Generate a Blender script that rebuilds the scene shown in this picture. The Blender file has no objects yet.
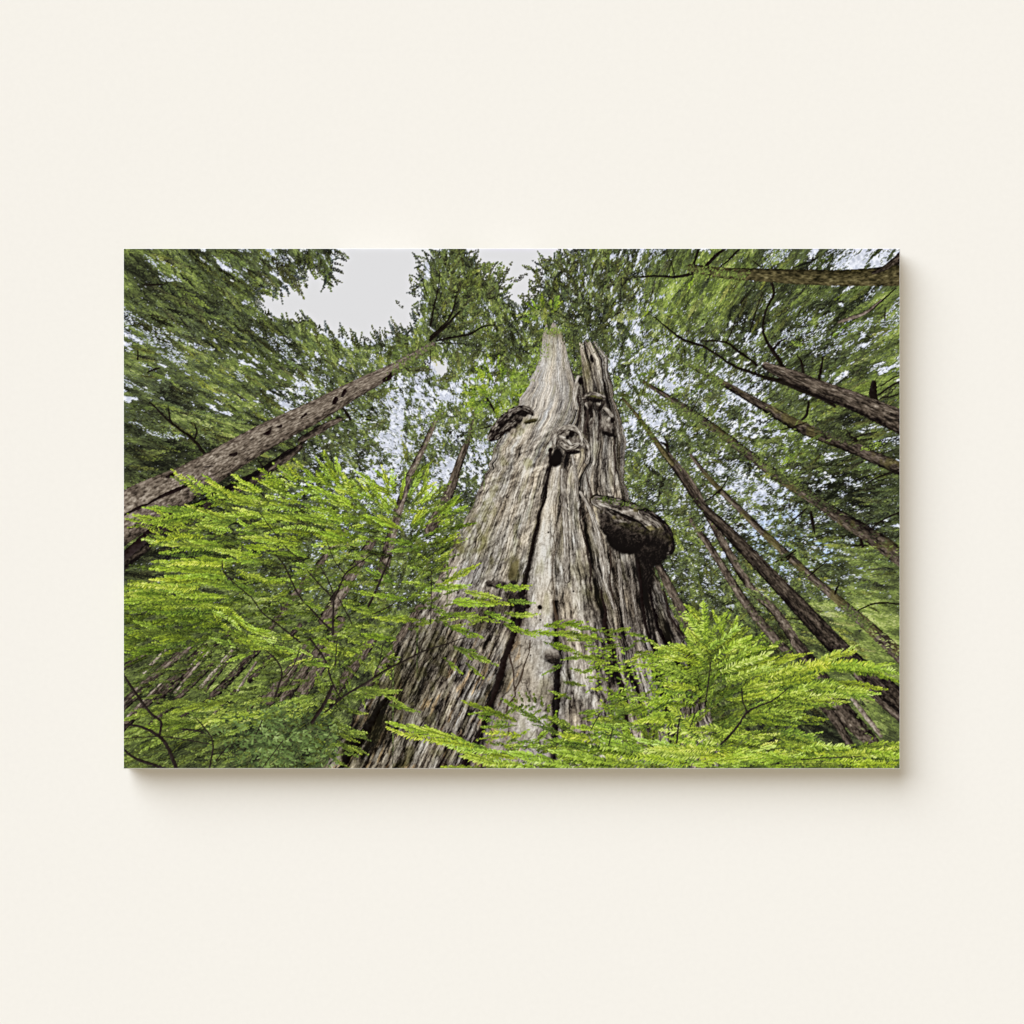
import bpy, math, random
import numpy as np

# ---------------------------------------------------------------------------
#  The picture printed on the canvas is drawn here by hand-written strokes:
#  sky, far canopy, trunks, the old cedar, foreground hemlock sprays.
#  Picture coordinates run 123.8..899.6 across and 248.8..768.2 down.
# ---------------------------------------------------------------------------
PX0, PX1, PY0, PY1 = 123.8, 899.6, 248.8, 768.2
S = 3
GW, GH = int(round((PX1 - PX0) * S)), int(round((PY1 - PY0) * S))
GW -= GW % 2; GH -= GH % 2
rng = np.random.default_rng(11)
IMG = np.zeros((GH, GW, 3), np.float32)
YY, XX = np.mgrid[0:GH, 0:GW].astype(np.float32)
XX = XX / S + PX0; YY = YY / S + PY0

TAB = rng.random((64, 256, 256)).astype(np.float32)
def vn(x, y, seed=0):
    t = TAB[seed % 64]
    xi = np.floor(x); yi = np.floor(y)
    fx = (x - xi).astype(np.float32); fy = (y - yi).astype(np.float32)
    fx = fx * fx * (3 - 2 * fx); fy = fy * fy * (3 - 2 * fy)
    xi = xi.astype(np.int32) & 255; yi = yi.astype(np.int32) & 255
    x1 = (xi + 1) & 255; y1 = (yi + 1) & 255
    return (t[yi, xi] * (1 - fx) + t[yi, x1] * fx) * (1 - fy) + (t[y1, xi] * (1 - fx) + t[y1, x1] * fx) * fy
def fbm(x, y, seed=0, o=4, g=0.5):
    a = 1.0; s = 0; n = 0
    for k in range(o):
        s = s + a * vn(x * 2 ** k + 17.3 * k, y * 2 ** k + 9.1 * k, seed + k); n += a; a *= g
    return s / n
def eq(n, lo=0.25, hi=0.75):
    return np.clip((n - lo) / (hi - lo), 0, 1)
def sstep(a, b, x):
    t = np.clip((x - a) / (b - a), 0, 1); return t * t * (3 - 2 * t)
def lerp(a, b, t): return a + (b - a) * t

RAMPS = {
 'canopy': [(0, (20, 21, 15)), (.2, (46, 49, 32)), (.42, (77, 86, 48)), (.62, (107, 122, 60)), (.8, (138, 154, 76)), (1, (182, 188, 118))],
 'lime':   [(0, (26, 34, 14)), (.2, (56, 72, 28)), (.42, (92, 114, 40)), (.62, (130, 156, 48)), (.8, (164, 193, 64)), (1, (206, 226, 116))],
 'herb':   [(0, (26, 32, 20)), (.25, (52, 68, 38)), (.5, (82, 106, 58)), (.75, (116, 144, 84)), (1, (158, 186, 124))],
 'cool':   [(0, (28, 31, 28)), (.3, (58, 65, 54)), (.6, (96, 105, 90)), (1, (152, 160, 146))],
 'bark':   [(0, (16, 13, 12)), (.16, (50, 43, 38)), (.36, (94, 86, 78)), (.56, (136, 128, 117)), (.78, (176, 168, 156)), (1, (222, 217, 208))],
 'brown':  [(0, (15, 12, 11)), (.25, (50, 43, 36)), (.5, (93, 82, 71)), (.75, (140, 128, 114)), (1, (192, 181, 166))],
 'mossy':  [(0, (22, 20, 11)), (.3, (54, 49, 31)), (.6, (88, 80, 52)), (1, (138, 130, 92))],
}
def ramp(name, t):
    r = RAMPS[name]; xs = [p[0] for p in r]
    return np.stack([np.interp(t, xs, [p[1][c] for p in r]) for c in range(3)], -1).astype(np.float32)

# ---- dabs: short tapered strokes stamped in order -------------------------
NA = 36
LENS = np.array([1.0, 1.6, 2.4, 3.4, 4.8, 6.5])
WIDS = np.array([0.5, 0.8, 1.2, 1.7])
def make_bank():
    ks = []
    for a in range(NA):
        th = math.pi * a / NA; c, s = math.cos(th), math.sin(th)
        for L in LENS:
            for W in WIDS:
                R = int(math.ceil(max(L, W) * S / 2)) + 1
                yy, xx = np.mgrid[-R:R + 1, -R:R + 1]
                u = (xx * c + yy * s) / S; v = (-xx * s + yy * c) / S
                m = (u / (L / 2)) ** 2 + (v / (W / 2)) ** 2 <= 1.0
                if not m.any(): m[R, R] = True
                ks.append(np.stack([yy[m], xx[m]], 1))
    M = max(len(k) for k in ks)
    off = np.zeros((len(ks), M, 2), np.int32); cnt = np.array([len(k) for k in ks])
    for i, k in enumerate(ks): off[i, :len(k)] = k
    return off, cnt
BOFF, BCNT = make_bank()
def nearest(arr, v): return np.abs(arr[None, :] - np.asarray(v)[:, None]).argmin(1)
def dabs(x, y, ang, L, W, col, target=None):
    """stamp dabs in the given order; col Nx3 in 0..255"""
    tgt = IMG if target is None else target
    n = len(x)
    L = np.broadcast_to(L, (n,)); W = np.broadcast_to(W, (n,))
    ai = np.round((ang % math.pi) / math.pi * NA).astype(int) % NA
    k = (ai * len(LENS) + nearest(LENS, L)) * len(WIDS) + nearest(WIDS, W)
    ix = np.round((x - PX0) * S).astype(np.int32); iy = np.round((y - PY0) * S).astype(np.int32)
    for s in range(0, n, 20000):
        kk = k[s:s + 20000]; mx = BCNT[kk].max()
        o = BOFF[kk][:, :mx]
        yy = iy[s:s + 20000, None] + o[..., 0]; xx = ix[s:s + 20000, None] + o[..., 1]
        ok = (np.arange(mx)[None, :] < BCNT[kk][:, None]) & (yy >= 0) & (yy < GH) & (xx >= 0) & (xx < GW)
        cc = np.broadcast_to(np.arange(len(kk))[:, None], ok.shape)[ok]
        tgt[yy[ok], xx[ok]] = col[s:s + 20000][cc]

# ---- tubes: trunks and branches ------------------------------------------
def tube(pts, fn, target=None):
    """pts: (x, y, width); fn(s, t, X, Y) -> colour; s -1..1 across, t length"""
    tgt = IMG if target is None else target
    p = np.array(pts, np.float32); mw = p[:, 2].max()
    x0 = max(0, int((p[:, 0].min() - mw - PX0) * S)); x1 = min(GW, int((p[:, 0].max() + mw - PX0) * S) + 1)
    y0 = max(0, int((p[:, 1].min() - mw - PY0) * S)); y1 = min(GH, int((p[:, 1].max() + mw - PY0) * S) + 1)
    if x1 <= x0 or y1 <= y0: return
    X = XX[y0:y1, x0:x1]; Y = YY[y0:y1, x0:x1]
    best = np.full(X.shape, 1e9, np.float32); bs = np.zeros_like(best); bt = np.zeros_like(best); acc = 0
    for a, b in zip(p[:-1], p[1:]):
        dx, dy = b[0] - a[0], b[1] - a[1]; ln = math.hypot(dx, dy) + 1e-6
        q = ((X - a[0]) * dx + (Y - a[1]) * dy) / ln / ln; qc = np.clip(q, 0, 1)
        ex = X - a[0] - qc * dx; ey = Y - a[1] - qc * dy
        d = np.hypot(ex, ey); w = (a[2] + (b[2] - a[2]) * qc) / 2
        sg = np.sign((X - a[0]) * dy - (Y - a[1]) * dx); r = d / w
        m = r < best
        best[m] = r[m]; bs[m] = (sg * r)[m]; bt[m] = (acc + qc * ln)[m]; acc += ln
    rag = (fbm(X / 2.2, Y / 2.2, 5, 2) - .5) * np.clip(3.0 / max(mw, 1), .05, .5)
    m = best + rag < 1
    c = fn(bs[m], bt[m], X[m], Y[m])
    tgt[y0:y1, x0:x1][m] = c

def bark_fn(base=.45, amp=.5, ru='brown', lightside=-1, edge=.35, du=2.0, dv=9.0, seed=3, moss=0.0, w=12.0):
    def f(s, t, X, Y):
        u = s * w / 2
        n = fbm(u / du + 3, t / dv, seed, 4)
        n2 = fbm(u / .9, t / 2.2, seed + 7, 2)
        tone = base + amp * (n - .5) * 1.5 + .62 * (n2 - .5) + lightside * s * edge * .5 - .28 * np.abs(s) ** 3
        c = ramp(ru, np.clip(tone, 0, 1))
        if moss:
            mm = sstep(1 - moss, 1 - moss + .15, fbm(X / 14, Y / 14, seed + 3, 3) * 1.3)[:, None]
            c = c * (1 - mm) + ramp('mossy', np.clip(tone + .15, 0, 1)) * mm
        return c
    return f
def dark_fn(col=(26, 20, 18), var=14):
    c0 = np.array(col, np.float32)
    def f(s, t, X, Y):
        n = fbm(X / 2.5, Y / 2.5, 9, 2)[:, None]
        return np.clip(c0 + (n - .5) * 2 * var - s[:, None] * var * .8, 0, 255)
    return f
def curve(pts, n=8):
    """catmull-rom through (x,y,w)"""
    p = np.array(pts, float)
    if len(p) < 3: return p
    q = np.vstack([2 * p[0] - p[1], p, 2 * p[-1] - p[-2]]); out = []
    for i in range(1, len(q) - 2):
        for k in range(n):
            t = k / n; a, b, c, d = q[i - 1:i + 3]
            out.append(.5 * ((2 * b) + (c - a) * t + (2 * a - 5 * b + 4 * c - d) * t * t + (3 * b - a - 3 * c + d) * t ** 3))
    out.append(p[-1]); return np.array(out)
def twig(pts, col=(22, 18, 14), var=9, wob=.6):
    p = curve(pts); p[:, :2] += rng.normal(0, wob * .25, (len(p), 2)); p[:, 2] = np.maximum(p[:, 2], .6)
    tube(p, dark_fn(col, var))
# ---- sky and far canopy ----------------------------------------------------
VX, VY = 540., 545.
COV = [
 "988776677766789776866888876434",
 "999987677778889777857999999888",
 "878988777778889878858999888887",
 "856678777777888878746888757658",
 "755788877776756899746766779888",
 "568887557644479999845544688999",
 "878899888735577899944576578999",
 "999999987636546999964786888888",
 "999999876456465999977564678999",
 "999999655555565999987764568888",
 "999999977777765999999776446777",
 "999999978899999999998877667788",
 "999999977899999999988777767889",
 "999999999999999999999988888999",
 "999999999999999999999988888899",
 "999999999999999999999888888888",
 "999999999999999999999888888888",
 "999999999999999999999888888888",
 "999999999999999999999999999999",
 "999999999999999999999999999999"]
COVA = np.array([[int(c) for c in r] for r in COV], np.float32)
def grid_at(A, x, y):
    gx = np.clip((x - PX0) / 26 - .5, 0, A.shape[1] - 1.001); gy = np.clip((y - PY0) / 26 - .5, 0, A.shape[0] - 1.001)
    i = gx.astype(int); j = gy.astype(int); fx = gx - i; fy = gy - j
    return (A[j, i] * (1 - fx) + A[j, i + 1] * fx) * (1 - fy) + (A[j + 1, i] * (1 - fx) + A[j + 1, i + 1] * fx) * fy
SKYPOLY = [[(342, 240), (334, 258), (329, 285), (320, 266), (304, 264), (292, 284), (280, 292), (262, 284), (254, 303), (270, 318), (290, 324), (306, 319), (322, 330), (346, 337), (364, 342), (382, 338), (396, 330), (410, 332), (420, 306), (416, 288), (424, 272), (418, 262), (430, 258), (444, 240)],
 [(462, 240), (466, 254), (478, 268), (482, 280), (494, 272), (500, 288), (506, 304), (520, 306), (532, 298), (541, 284), (540, 268), (552, 258), (574, 255), (580, 240)],
 [(430, 356), (436, 374), (444, 378), (448, 366), (440, 354)]]
def inpoly(P, x, y):
    c = np.zeros(x.shape, bool); j = len(P) - 1
    for i in range(len(P)):
        c ^= ((P[i][1] > y) != (P[j][1] > y)) & (x < (P[j][0] - P[i][0]) * (y - P[i][1]) / (P[j][1] - P[i][1] + 1e-9) + P[i][0]); j = i
    return c
_sx, _sy = np.meshgrid(np.arange(120, 620, 2.), np.arange(236, 400, 2.))
SKYM = np.zeros(_sx.shape, np.float32)
for P in SKYPOLY: SKYM = np.maximum(SKYM, inpoly(P, _sx, _sy))
SKYM[:4] = SKYM[8]
for _ in range(3):
    for ax in (0, 1): SKYM = (np.roll(SKYM, 1, ax) + SKYM + np.roll(SKYM, -1, ax)) / 3
def openness(x, y):
    i = np.clip((x - 120) / 2, 0, SKYM.shape[1] - 1).astype(int); j = np.clip((y - 236) / 2, 0, SKYM.shape[0] - 1).astype(int)
    return SKYM[j, i] * (x > 122) * (x < 618) * (y < 398)
def cover(x, y):
    return np.clip(grid_at(COVA, x, y) / 9. * (1 - 1.25 * openness(x, y)), 0, 1)
def polar(x, y):
    dx, dy = x - VX, y - VY
    return np.hypot(dx, dy), np.arctan2(dx, -dy)
def rnoise(x, y, lr, lt, seed, o=3):
    """noise drawn out away from the middle of the picture, as the wide lens does"""
    r, a = polar(x, y)
    n = fbm(210. * (1 - np.exp(-r / 300.)) / (lr * .8) + 3, a * 215. / lt + 40, seed, o)
    w = sstep(340., 230., r); m = fbm(x / lt + 70, y / lt / 1.1 + 30, seed, o)
    return .5 + ((n - .5) * (1 - w) + (m - .5) * w) / np.sqrt((1 - w) ** 2 + w ** 2)

# (x, y, radius, light, yellowness)
TONES = [(150, 290, 60, -.14, -.1), (140, 330, 40, -.1, 0), (230, 290, 60, .0, .1), (260, 360, 50, .06, .2), (330, 370, 50, .05, .1),
 (180, 400, 60, -.06, -.1), (180, 450, 60, -.04, 0), (240, 405, 50, .04, .1), (330, 430, 45, -.12, -.1), (330, 480, 40, -.2, -.1), (380, 430, 40, .06, .2),
 (450, 280, 40, -.04, 0), (480, 310, 30, 0, .1), (500, 350, 30, -.1, -.1), (505, 385, 35, .24, .8), (485, 365, 20, .1, .4), (530, 350, 14, .25, .9), (450, 395, 30, .15, .5), (480, 410, 35, .06, .4), (430, 350, 35, .06, .2),
 (560, 290, 40, -.08, -.3), (590, 330, 30, -.14, -.2), (600, 290, 30, .02, 0), (545, 320, 14, .2, .8),
 (690, 290, 40, .12, .5), (720, 270, 40, .04, .4), (660, 300, 30, .10, .4), (650, 360, 40, .08, .3), (690, 380, 40, .0, .2), (680, 400, 30, -.02, .2),
 (800, 300, 60, -.14, .1), (830, 330, 50, -.16, .1), (875, 300, 40, -.04, .3), (770, 360, 40, -.1, .1), (850, 260, 40, .02, .1), (880, 370, 40, -.02, .3),
 (800, 440, 30, .16, .5), (780, 460, 40, .04, .3), (690, 440, 40, .02, .1), (650, 490, 40, .02, .1), (840, 440, 40, -.12, .0), (820, 490, 50, -.16, 0), (860, 480, 50, -.16, .1), (880, 540, 40, -.08, .1),
 (720, 560, 50, -.08, -.1), (690, 600, 40, -.06, -.1), (850, 600, 60, .24, .2), (880, 640, 60, .24, .2), (870, 700, 40, .16, .1), (800, 560, 40, -.04, 0), (830, 690, 50, .0, .1), (800, 715, 50, -.22, -.3), (860, 740, 40, -.12, -.3), (880, 700, 30, .04, .1), (770, 740, 60, -.1, 0),
 (150, 590, 50, -.2, -.1), (200, 560, 70, -.12, 0), (300, 600, 60, .06, .1), (350, 600, 50, .05, .1), (230, 660, 60, .06, .2), (200, 720, 90, .0, .3), (150, 740, 50, -.04, .4), (310, 740, 60, -.1, -.2), (400, 520, 50, .04, .3), (490, 500, 30, -.06, .1), (350, 690, 40, -.05, 0)]
def tonefield(x, y):
    l = np.zeros_like(x); q = np.zeros_like(x)
    for tx, ty, tr, tl, tq in TONES:
        g = np.exp(-((x - tx) ** 2 + (y - ty) ** 2) / (tr * tr * .8)); l += g * tl; q += g * tq
    return l, np.clip(q, -1, 1)

def leafcol(x, y, tone, q):
    c = ramp('canopy', tone); a = ramp('lime', tone); b = ramp('cool', tone)
    qp = np.clip(q, 0, 1)[:, None]; qn = np.clip(-q, 0, 1)[:, None]
    o = c * (1 - qp * .6) * (1 - qn * .6) + a * qp * .6 * (1 - qn * .6) + b * qn * .6
    g = o.mean(1, keepdims=True); return g + (o - g) * .9

def sky():
    IMG[:] = (220, 220, 222)
    clear = sstep(.15, .6, openness(XX, YY))[..., None]
    g = eq(fbm(XX / 2.6, YY / 2.2, 21, 3), .3, .7)[..., None]
    far = np.array((190, 195, 208), np.float32) * (1 - g) + np.array((236, 239, 248), np.float32) * g
    blue = np.exp(-(((XX - 800) / 60) ** 2 + ((YY - 545) / 40) ** 2))[..., None] + .6 * np.exp(-(((XX - 320) / 60) ** 2 + ((YY - 560) / 60) ** 2))[..., None]
    far = far + blue * np.array((-46, -26, 0))
    IMG[:] = IMG * clear + far * (1 - clear)
    # what is behind everything low down is forest floor and more trunks, not sky
    low = sstep(590, 640, YY + .0 * XX)[..., None]
    IMG[:] = IMG * (1 - low) + ramp('canopy', eq(fbm(XX / 6, YY / 9, 30, 4)) * .5) * low

def canopy(n, pass_=0, size=1.0, lift=0., thresh=0., only=None, amp=1.):
    x = rng.uniform(PX0 - 4, PX1 + 4, n).astype(np.float32); y = rng.uniform(PY0 - 4, PY1 + 4, n).astype(np.float32)
    cov = cover(x, y)
    big = rnoise(x, y, 15, 12, 1, 3); fine = rnoise(x, y, 4.2, 3.2, 7 + pass_ % 2, 2)
    d = big * .42 + fine * .28 + .30 * rnoise(x, y, 2.4, 2.0, 18 + pass_ % 2, 2)
    th = .5 + (cov - .57) * .40
    th = np.where(cov > .97, 2, th); th = np.where(cov < .12, -1, th)
    ok = d < th - thresh * .1
    if only is not None: ok &= only(x, y)
    x, y, d, th, cov = x[ok], y[ok], d[ok], th[ok], cov[ok]
    l, q = tonefield(x, y)
    inside = np.clip((th - d) * 5, 0, 1)
    n1 = eq(rnoise(x, y, 16, 11, 12, 3), .28, .72); n2 = eq(rnoise(x, y, 4.5, 2.8, 16, 3), .25, .75)
    j = rng.normal(0, .125, len(x))
    tone = .425 + l * .8 + (n1 - .5) * .42 * amp + (n2 - .5) * .52 * amp + j + lift
    tone = tone - .05 * (1 - inside) * (tone - .2)
    q = q * .8 + (n1 - .5) * .3 - .5 * (1 - np.clip(cov * 2 - .85, 0, 1)) + .06 + rng.normal(0, .12, len(x))
    col = leafcol(x, y, np.clip(tone, 0, 1), q)
    r, a = polar(x, y)
    ang = np.arctan2(y - VY, x - VX) + rng.normal(0, 1, len(x)) * np.clip(1.1 - r / 400., .32, 1)
    L = (1.5 + (r / 240.) ** 1.35 + rng.random(len(x)) * 1.2) * size
    order = np.argsort(tone + rng.normal(0, .22, len(x)))
    dabs(x[order], y[order], ang[order], L[order], (.55 + .45 * rng.random(len(x))) * size, col[order])

# ---- fronds ----------------------------------------------------------------
def boughs(n):
    """feathered conifer boughs hanging toward the middle of the picture"""
    b = Buf(); x = rng.uniform(PX0, PX1, n * 3); y = rng.uniform(PY0 - 6, 735, n * 3)
    d = rnoise(x, y, 15, 12, 1, 3) * .6 + rnoise(x, y, 4.2, 3.2, 7, 2) * .4; k = (d < .5 + (cover(x, y) - .68) * .4) & (cover(x, y) > .3) & ((y < 590) | (x > 690)); x, y = x[k][:n], y[k][:n]
    l, q = tonefield(x, y); n1 = eq(rnoise(x, y, 16, 11, 12, 3), .28, .72)
    light = .455 + l * .8 + (n1 - .5) * .3 + rng.normal(0, .085, len(x)); o = np.argsort(light + rng.normal(0, .08, len(x)))
    for i in o:
        r = math.hypot(x[i] - VX, y[i] - VY); a = math.atan2(VY - y[i], VX - x[i]) + rng.normal(0, .35 if r < 280 else .2)
        if r < 260: a = rng.uniform(0, 6.3) if r < 200 else a + rng.normal(0, .6)
        frond(b, x[i], y[i], a, rng.uniform(10, 20) * (1 + r / 500), float(light[i]), squash=rng.uniform(.35, .6) if r < 280 else rng.uniform(.2, .4), ramp_='lime' if rng.random() < max(0, q[i] - .25) * .8 else 'canopy', scale=.8, stem=False, spread=.42, dens=.9)
    b.flush()
def crowns():
    b = Buf()
    for cx, cy, a0, sp, rad, n, l0, rm in [(588, 338, -1.60, .95, 82, 190, .33, 'canopy'), (436, 346, -1.1, .52, 92, 170, .38, 'canopy'), (546, 322, -1.9, 1.2, 18, 12, .48, 'lime'), (510, 352, -1.5, 3.1, 30, 60, .36, 'canopy'), (498, 392, -1.5, 3.1, 24, 50, .5, 'lime'), (640, 400, 0, 3.1, 20, 20, .5, 'canopy')]:
        for _ in range(n):
            t = rng.random() ** .7; a = a0 + sp * rng.uniform(-1, 1) * (1.15 - .35 * t); r = rad * t
            frond(b, cx + r * math.cos(a), cy + r * math.sin(a), a + rng.normal(0, .5), rng.uniform(8, 17), l0 + .14 * (t - .5) + rng.normal(0, .09), squash=rng.uniform(.4, .7), ramp_=rm, scale=.75, stem=False, spread=.4, dens=.85)
    b.flush()
def sky_tips():
    b = Buf()
    for P in SKYPOLY[:2]:
        Q = np.array(P); c = Q.mean(0)
        for i in range(len(P) - 1):
            (xa, ya), (xb, yb) = P[i], P[i + 1]; m = int(math.hypot(xb - xa, yb - ya) / 3.2)
            for k in range(m):
                t = (k + rng.random()) / m; x, y = xa + (xb - xa) * t, ya + (yb - ya) * t
                nx, ny = -(yb - ya), (xb - xa); a = math.atan2(ny, nx)
                if not inpoly(P, np.array([x + 3 * math.cos(a)]), np.array([y + 3 * math.sin(a)]))[0]: a += math.pi
                a += rng.normal(0, .5)
                if ya > 290 and yb > 290: a = -math.pi / 2 - .5 + rng.normal(0, .4)
                frond(b, x - 5 * math.cos(a), y - 5 * math.sin(a), a, rng.uniform(7, 17), rng.uniform(.22, .46), squash=.5, ramp_=rng.choice(['cool', 'canopy']), scale=.75, stem=False, spread=.3, dens=.75)
    b.flush()
class Buf:
    def __init__(s): s.d = []
    def add(s, *a): s.d.append(a)
    def flush(s, target=None, order='random'):
        if not s.d: return
        x = np.concatenate([a[0] for a in s.d]); y = np.concatenate([a[1] for a in s.d]); an = np.concatenate([a[2] for a in s.d])
        L = np.concatenate([a[3] for a in s.d]); W = np.concatenate([a[4] for a in s.d]); c = np.concatenate([a[5] for a in s.d])
        dabs(x, y, an, L, W, c, target); s.d = []
def frond(buf, x, y, ang, length, light=.6, squash=.45, up=0., ramp_='lime', scale=1., curl=0., spread=.36, stem=True, dens=1., q=None):
    """one flat hemlock spray: axis, alternate twigs, two ranks of needles; seen flat-on squashed"""
    ns = max(5, int(length / (3.2 * scale)))
    t = (np.arange(ns) + .5) / ns
    th = curl * t
    ax = np.cumsum(np.cos(th)) * length / ns; ay = np.cumsum(np.sin(th)) * length / ns
    X = []; Y = []; A = []; LL = []; T = []; K = []
    for i in range(ns):
        tt = t[i]
        wl = length * spread * (min(1, tt * 4 + .25)) * (1 - tt) ** .75 * rng.uniform(.7, 1.2)
        wl = max(wl, 1.5 * scale)
        for sd in (-1, 1):
            if wl < 2 * scale and rng.random() < .3: continue
            kt = rng.normal(0, .09)
            if rng.random() < .12: continue
            a2 = th[i] + sd * rng.uniform(.62, 1.0) * (1 - .3 * tt)
            m = max(2, int(wl / (1.25 * scale) * dens)); s = (np.arange(m) + .5) / m * wl
            bx = ax[i] + np.cos(a2) * s; by = ay[i] + np.sin(a2) * s
            for ss in (-1, 1):
                X.append(bx + rng.normal(0, .25, m) * scale); Y.append(by + rng.normal(0, .25, m) * scale)
                A.append(np.full(m, a2 + ss * .75) + rng.normal(0, .25, m))
                LL.append(np.full(m, 2.3 * scale) * rng.uniform(.7, 1.25, m) * (1 - .4 * s / wl))
                T.append(tt * .22 - .12 + .20 * s / wl + rng.normal(0, .09, m) + (-.07 if ss > 0 else .05)); K.append(np.full(m, kt))
    X = np.concatenate(X); Y = np.concatenate(Y); A = np.concatenate(A); LL = np.concatenate(LL); T = np.concatenate(T) + np.concatenate(K)
    ex = X + np.cos(A) * LL; ey = Y + np.sin(A) * LL
    Y = Y * squash; ey = ey * squash
    c, s = math.cos(ang), math.sin(ang)
    wx0, wy0 = x + X * c - Y * s, y + X * s + Y * c; wx1, wy1 = x + ex * c - ey * s, y + ex * s + ey * c
    dx, dy = wx1 - wx0, wy1 - wy0; L = np.hypot(dx, dy)
    tone = np.clip(light - .12 + T + rng.normal(0, .065), 0, 1)
    col = ramp(ramp_, tone) * np.array([rng.uniform(.97, 1.08), 1., rng.uniform(.88, 1.18)], np.float32)
    if q is not None: col = col * (1 - q) + ramp('canopy', tone) * q
    buf.add((wx0 + wx1) / 2, (wy0 + wy1) / 2, np.arctan2(dy, dx), np.maximum(L, 1.2) , np.where(rng.random(len(L)) < .5, .8, 1.2) * scale ** .5, col)
    if stem:
        m = int(length * 1.2); tt = np.linspace(0, .8, m); px = np.interp(tt, t, ax); py = np.interp(tt, t, ay) * squash
        buf.add(x + px * c - py * s, y + px * s + py * c, np.full(m, ang), np.full(m, 1.6), np.full(m, .5), np.tile(np.array([[84, 92, 34]], np.float32), (m, 1)) * rng.uniform(.7, 1.1, (m, 1)))
def comb(buf, x0, y0, x1, y1, nl=4.2, light=.74, sag=None, ramp_='lime'):
    """a single feathered twig: two ranks of needles along one axis"""
    sag = rng.uniform(-.02, .07) if sag is None else sag
    x1 += rng.normal(0, 2); y1 += rng.normal(0, 1.5); light += rng.normal(0, .07)
    L = math.hypot(x1 - x0, y1 - y0); a = math.atan2(y1 - y0, x1 - x0); n = int(L / 1.45); t = (np.arange(n) + .5) / n
    k1, k2 = rng.normal(0, 1.2, 2)
    cx = x0 + (x1 - x0) * t; cy = y0 + (y1 - y0) * t - sag * L * np.sin(t * math.pi) + k1 * np.sin(t * 7 + x0) * .5 + k2 * np.sin(t * 13) * .3
    w = nl * np.minimum(1, (1 - t) * 3.2 + .25) * np.minimum(1, t * 5 + .5) * np.clip(rng.normal(1, .22, n), .35, 1.4)
    hue = np.array([rng.uniform(.98, 1.09), 1., rng.uniform(.85, 1.2)])
    for sd in (-1, 1):
        aa = a + sd * (1.05 - .35 * t) + rng.normal(0, .22, n); ll = w * (1 if sd < 0 else .85)
        ex, ey = np.cos(aa) * ll, np.sin(aa) * ll * .8; keep = rng.random(n) < .88
        tone = np.clip(light - .02 - .05 * sd + .12 * (t - .5) + rng.normal(0, .12, n), 0, 1)
        buf.add((cx + ex * .25)[keep], (cy + ey * .25)[keep], np.arctan2(ey, ex)[keep], (np.hypot(ex, ey) * .6)[keep], np.full(keep.sum(), 1.2), (ramp(ramp_, np.clip(tone - .24, 0, 1)) * hue)[keep])
        buf.add((cx + ex * .6)[keep], (cy + ey * .6)[keep], np.arctan2(ey, ex)[keep], (np.hypot(ex, ey) * .9)[keep], np.where(rng.random(keep.sum()) < .5, .8, 1.2), (ramp(ramp_, tone) * hue)[keep])
# ---- the old cedar ---------------------------------------------------------
# boundary curves (y: x) from the left edge to the right edge of the trunk
YS = np.array([330, 345, 360, 380, 400, 420, 440, 460, 480, 500, 520, 540, 560, 580, 600, 620, 640, 660, 680, 700, 730, 770], float)
EDGE_L = [542, 541, 539, 531, 521, 508, 498, 490, 483, 475, 465, 454, 445, 436, 427, 414, 401, 388, 374, 362, 345, 322]
CREV_1 = [567, 568, 569, 574, 577, 572, 562, 552, 547, 543, 538, 533, 529, 525, 521, 517, 511, 504, 498, 491, 481, 462]
CREV_2 = [568, 569, 570, 575, 579, 576, 568, 562, 560, 558, 556, 555, 554, 554, 554, 555, 555, 555, 556, 556, 555, 553]
CREV_3 = [575, 577, 579, 582, 584, 586, 588, 590, 580, 580, 583, 587, 590, 596, 600, 605, 610, 614, 618, 622, 626, 630]
CREV_4 = [580, 583, 587, 592, 596, 600, 600, 598, 596, 598, 602, 606, 610, 613, 616, 619, 622, 627, 632, 638, 645, 655]
CREV_5 = [588, 592, 600, 603, 607, 611, 613, 614, 618, 622, 628, 632, 636, 640, 643, 646, 650, 655, 660, 665, 672, 682]
EDGE_R = [590, 597, 608, 610, 615, 620, 625, 623, 624, 628, 634, 642, 650, 659, 667, 677, 687, 694, 700, 706, 714, 724]
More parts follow.
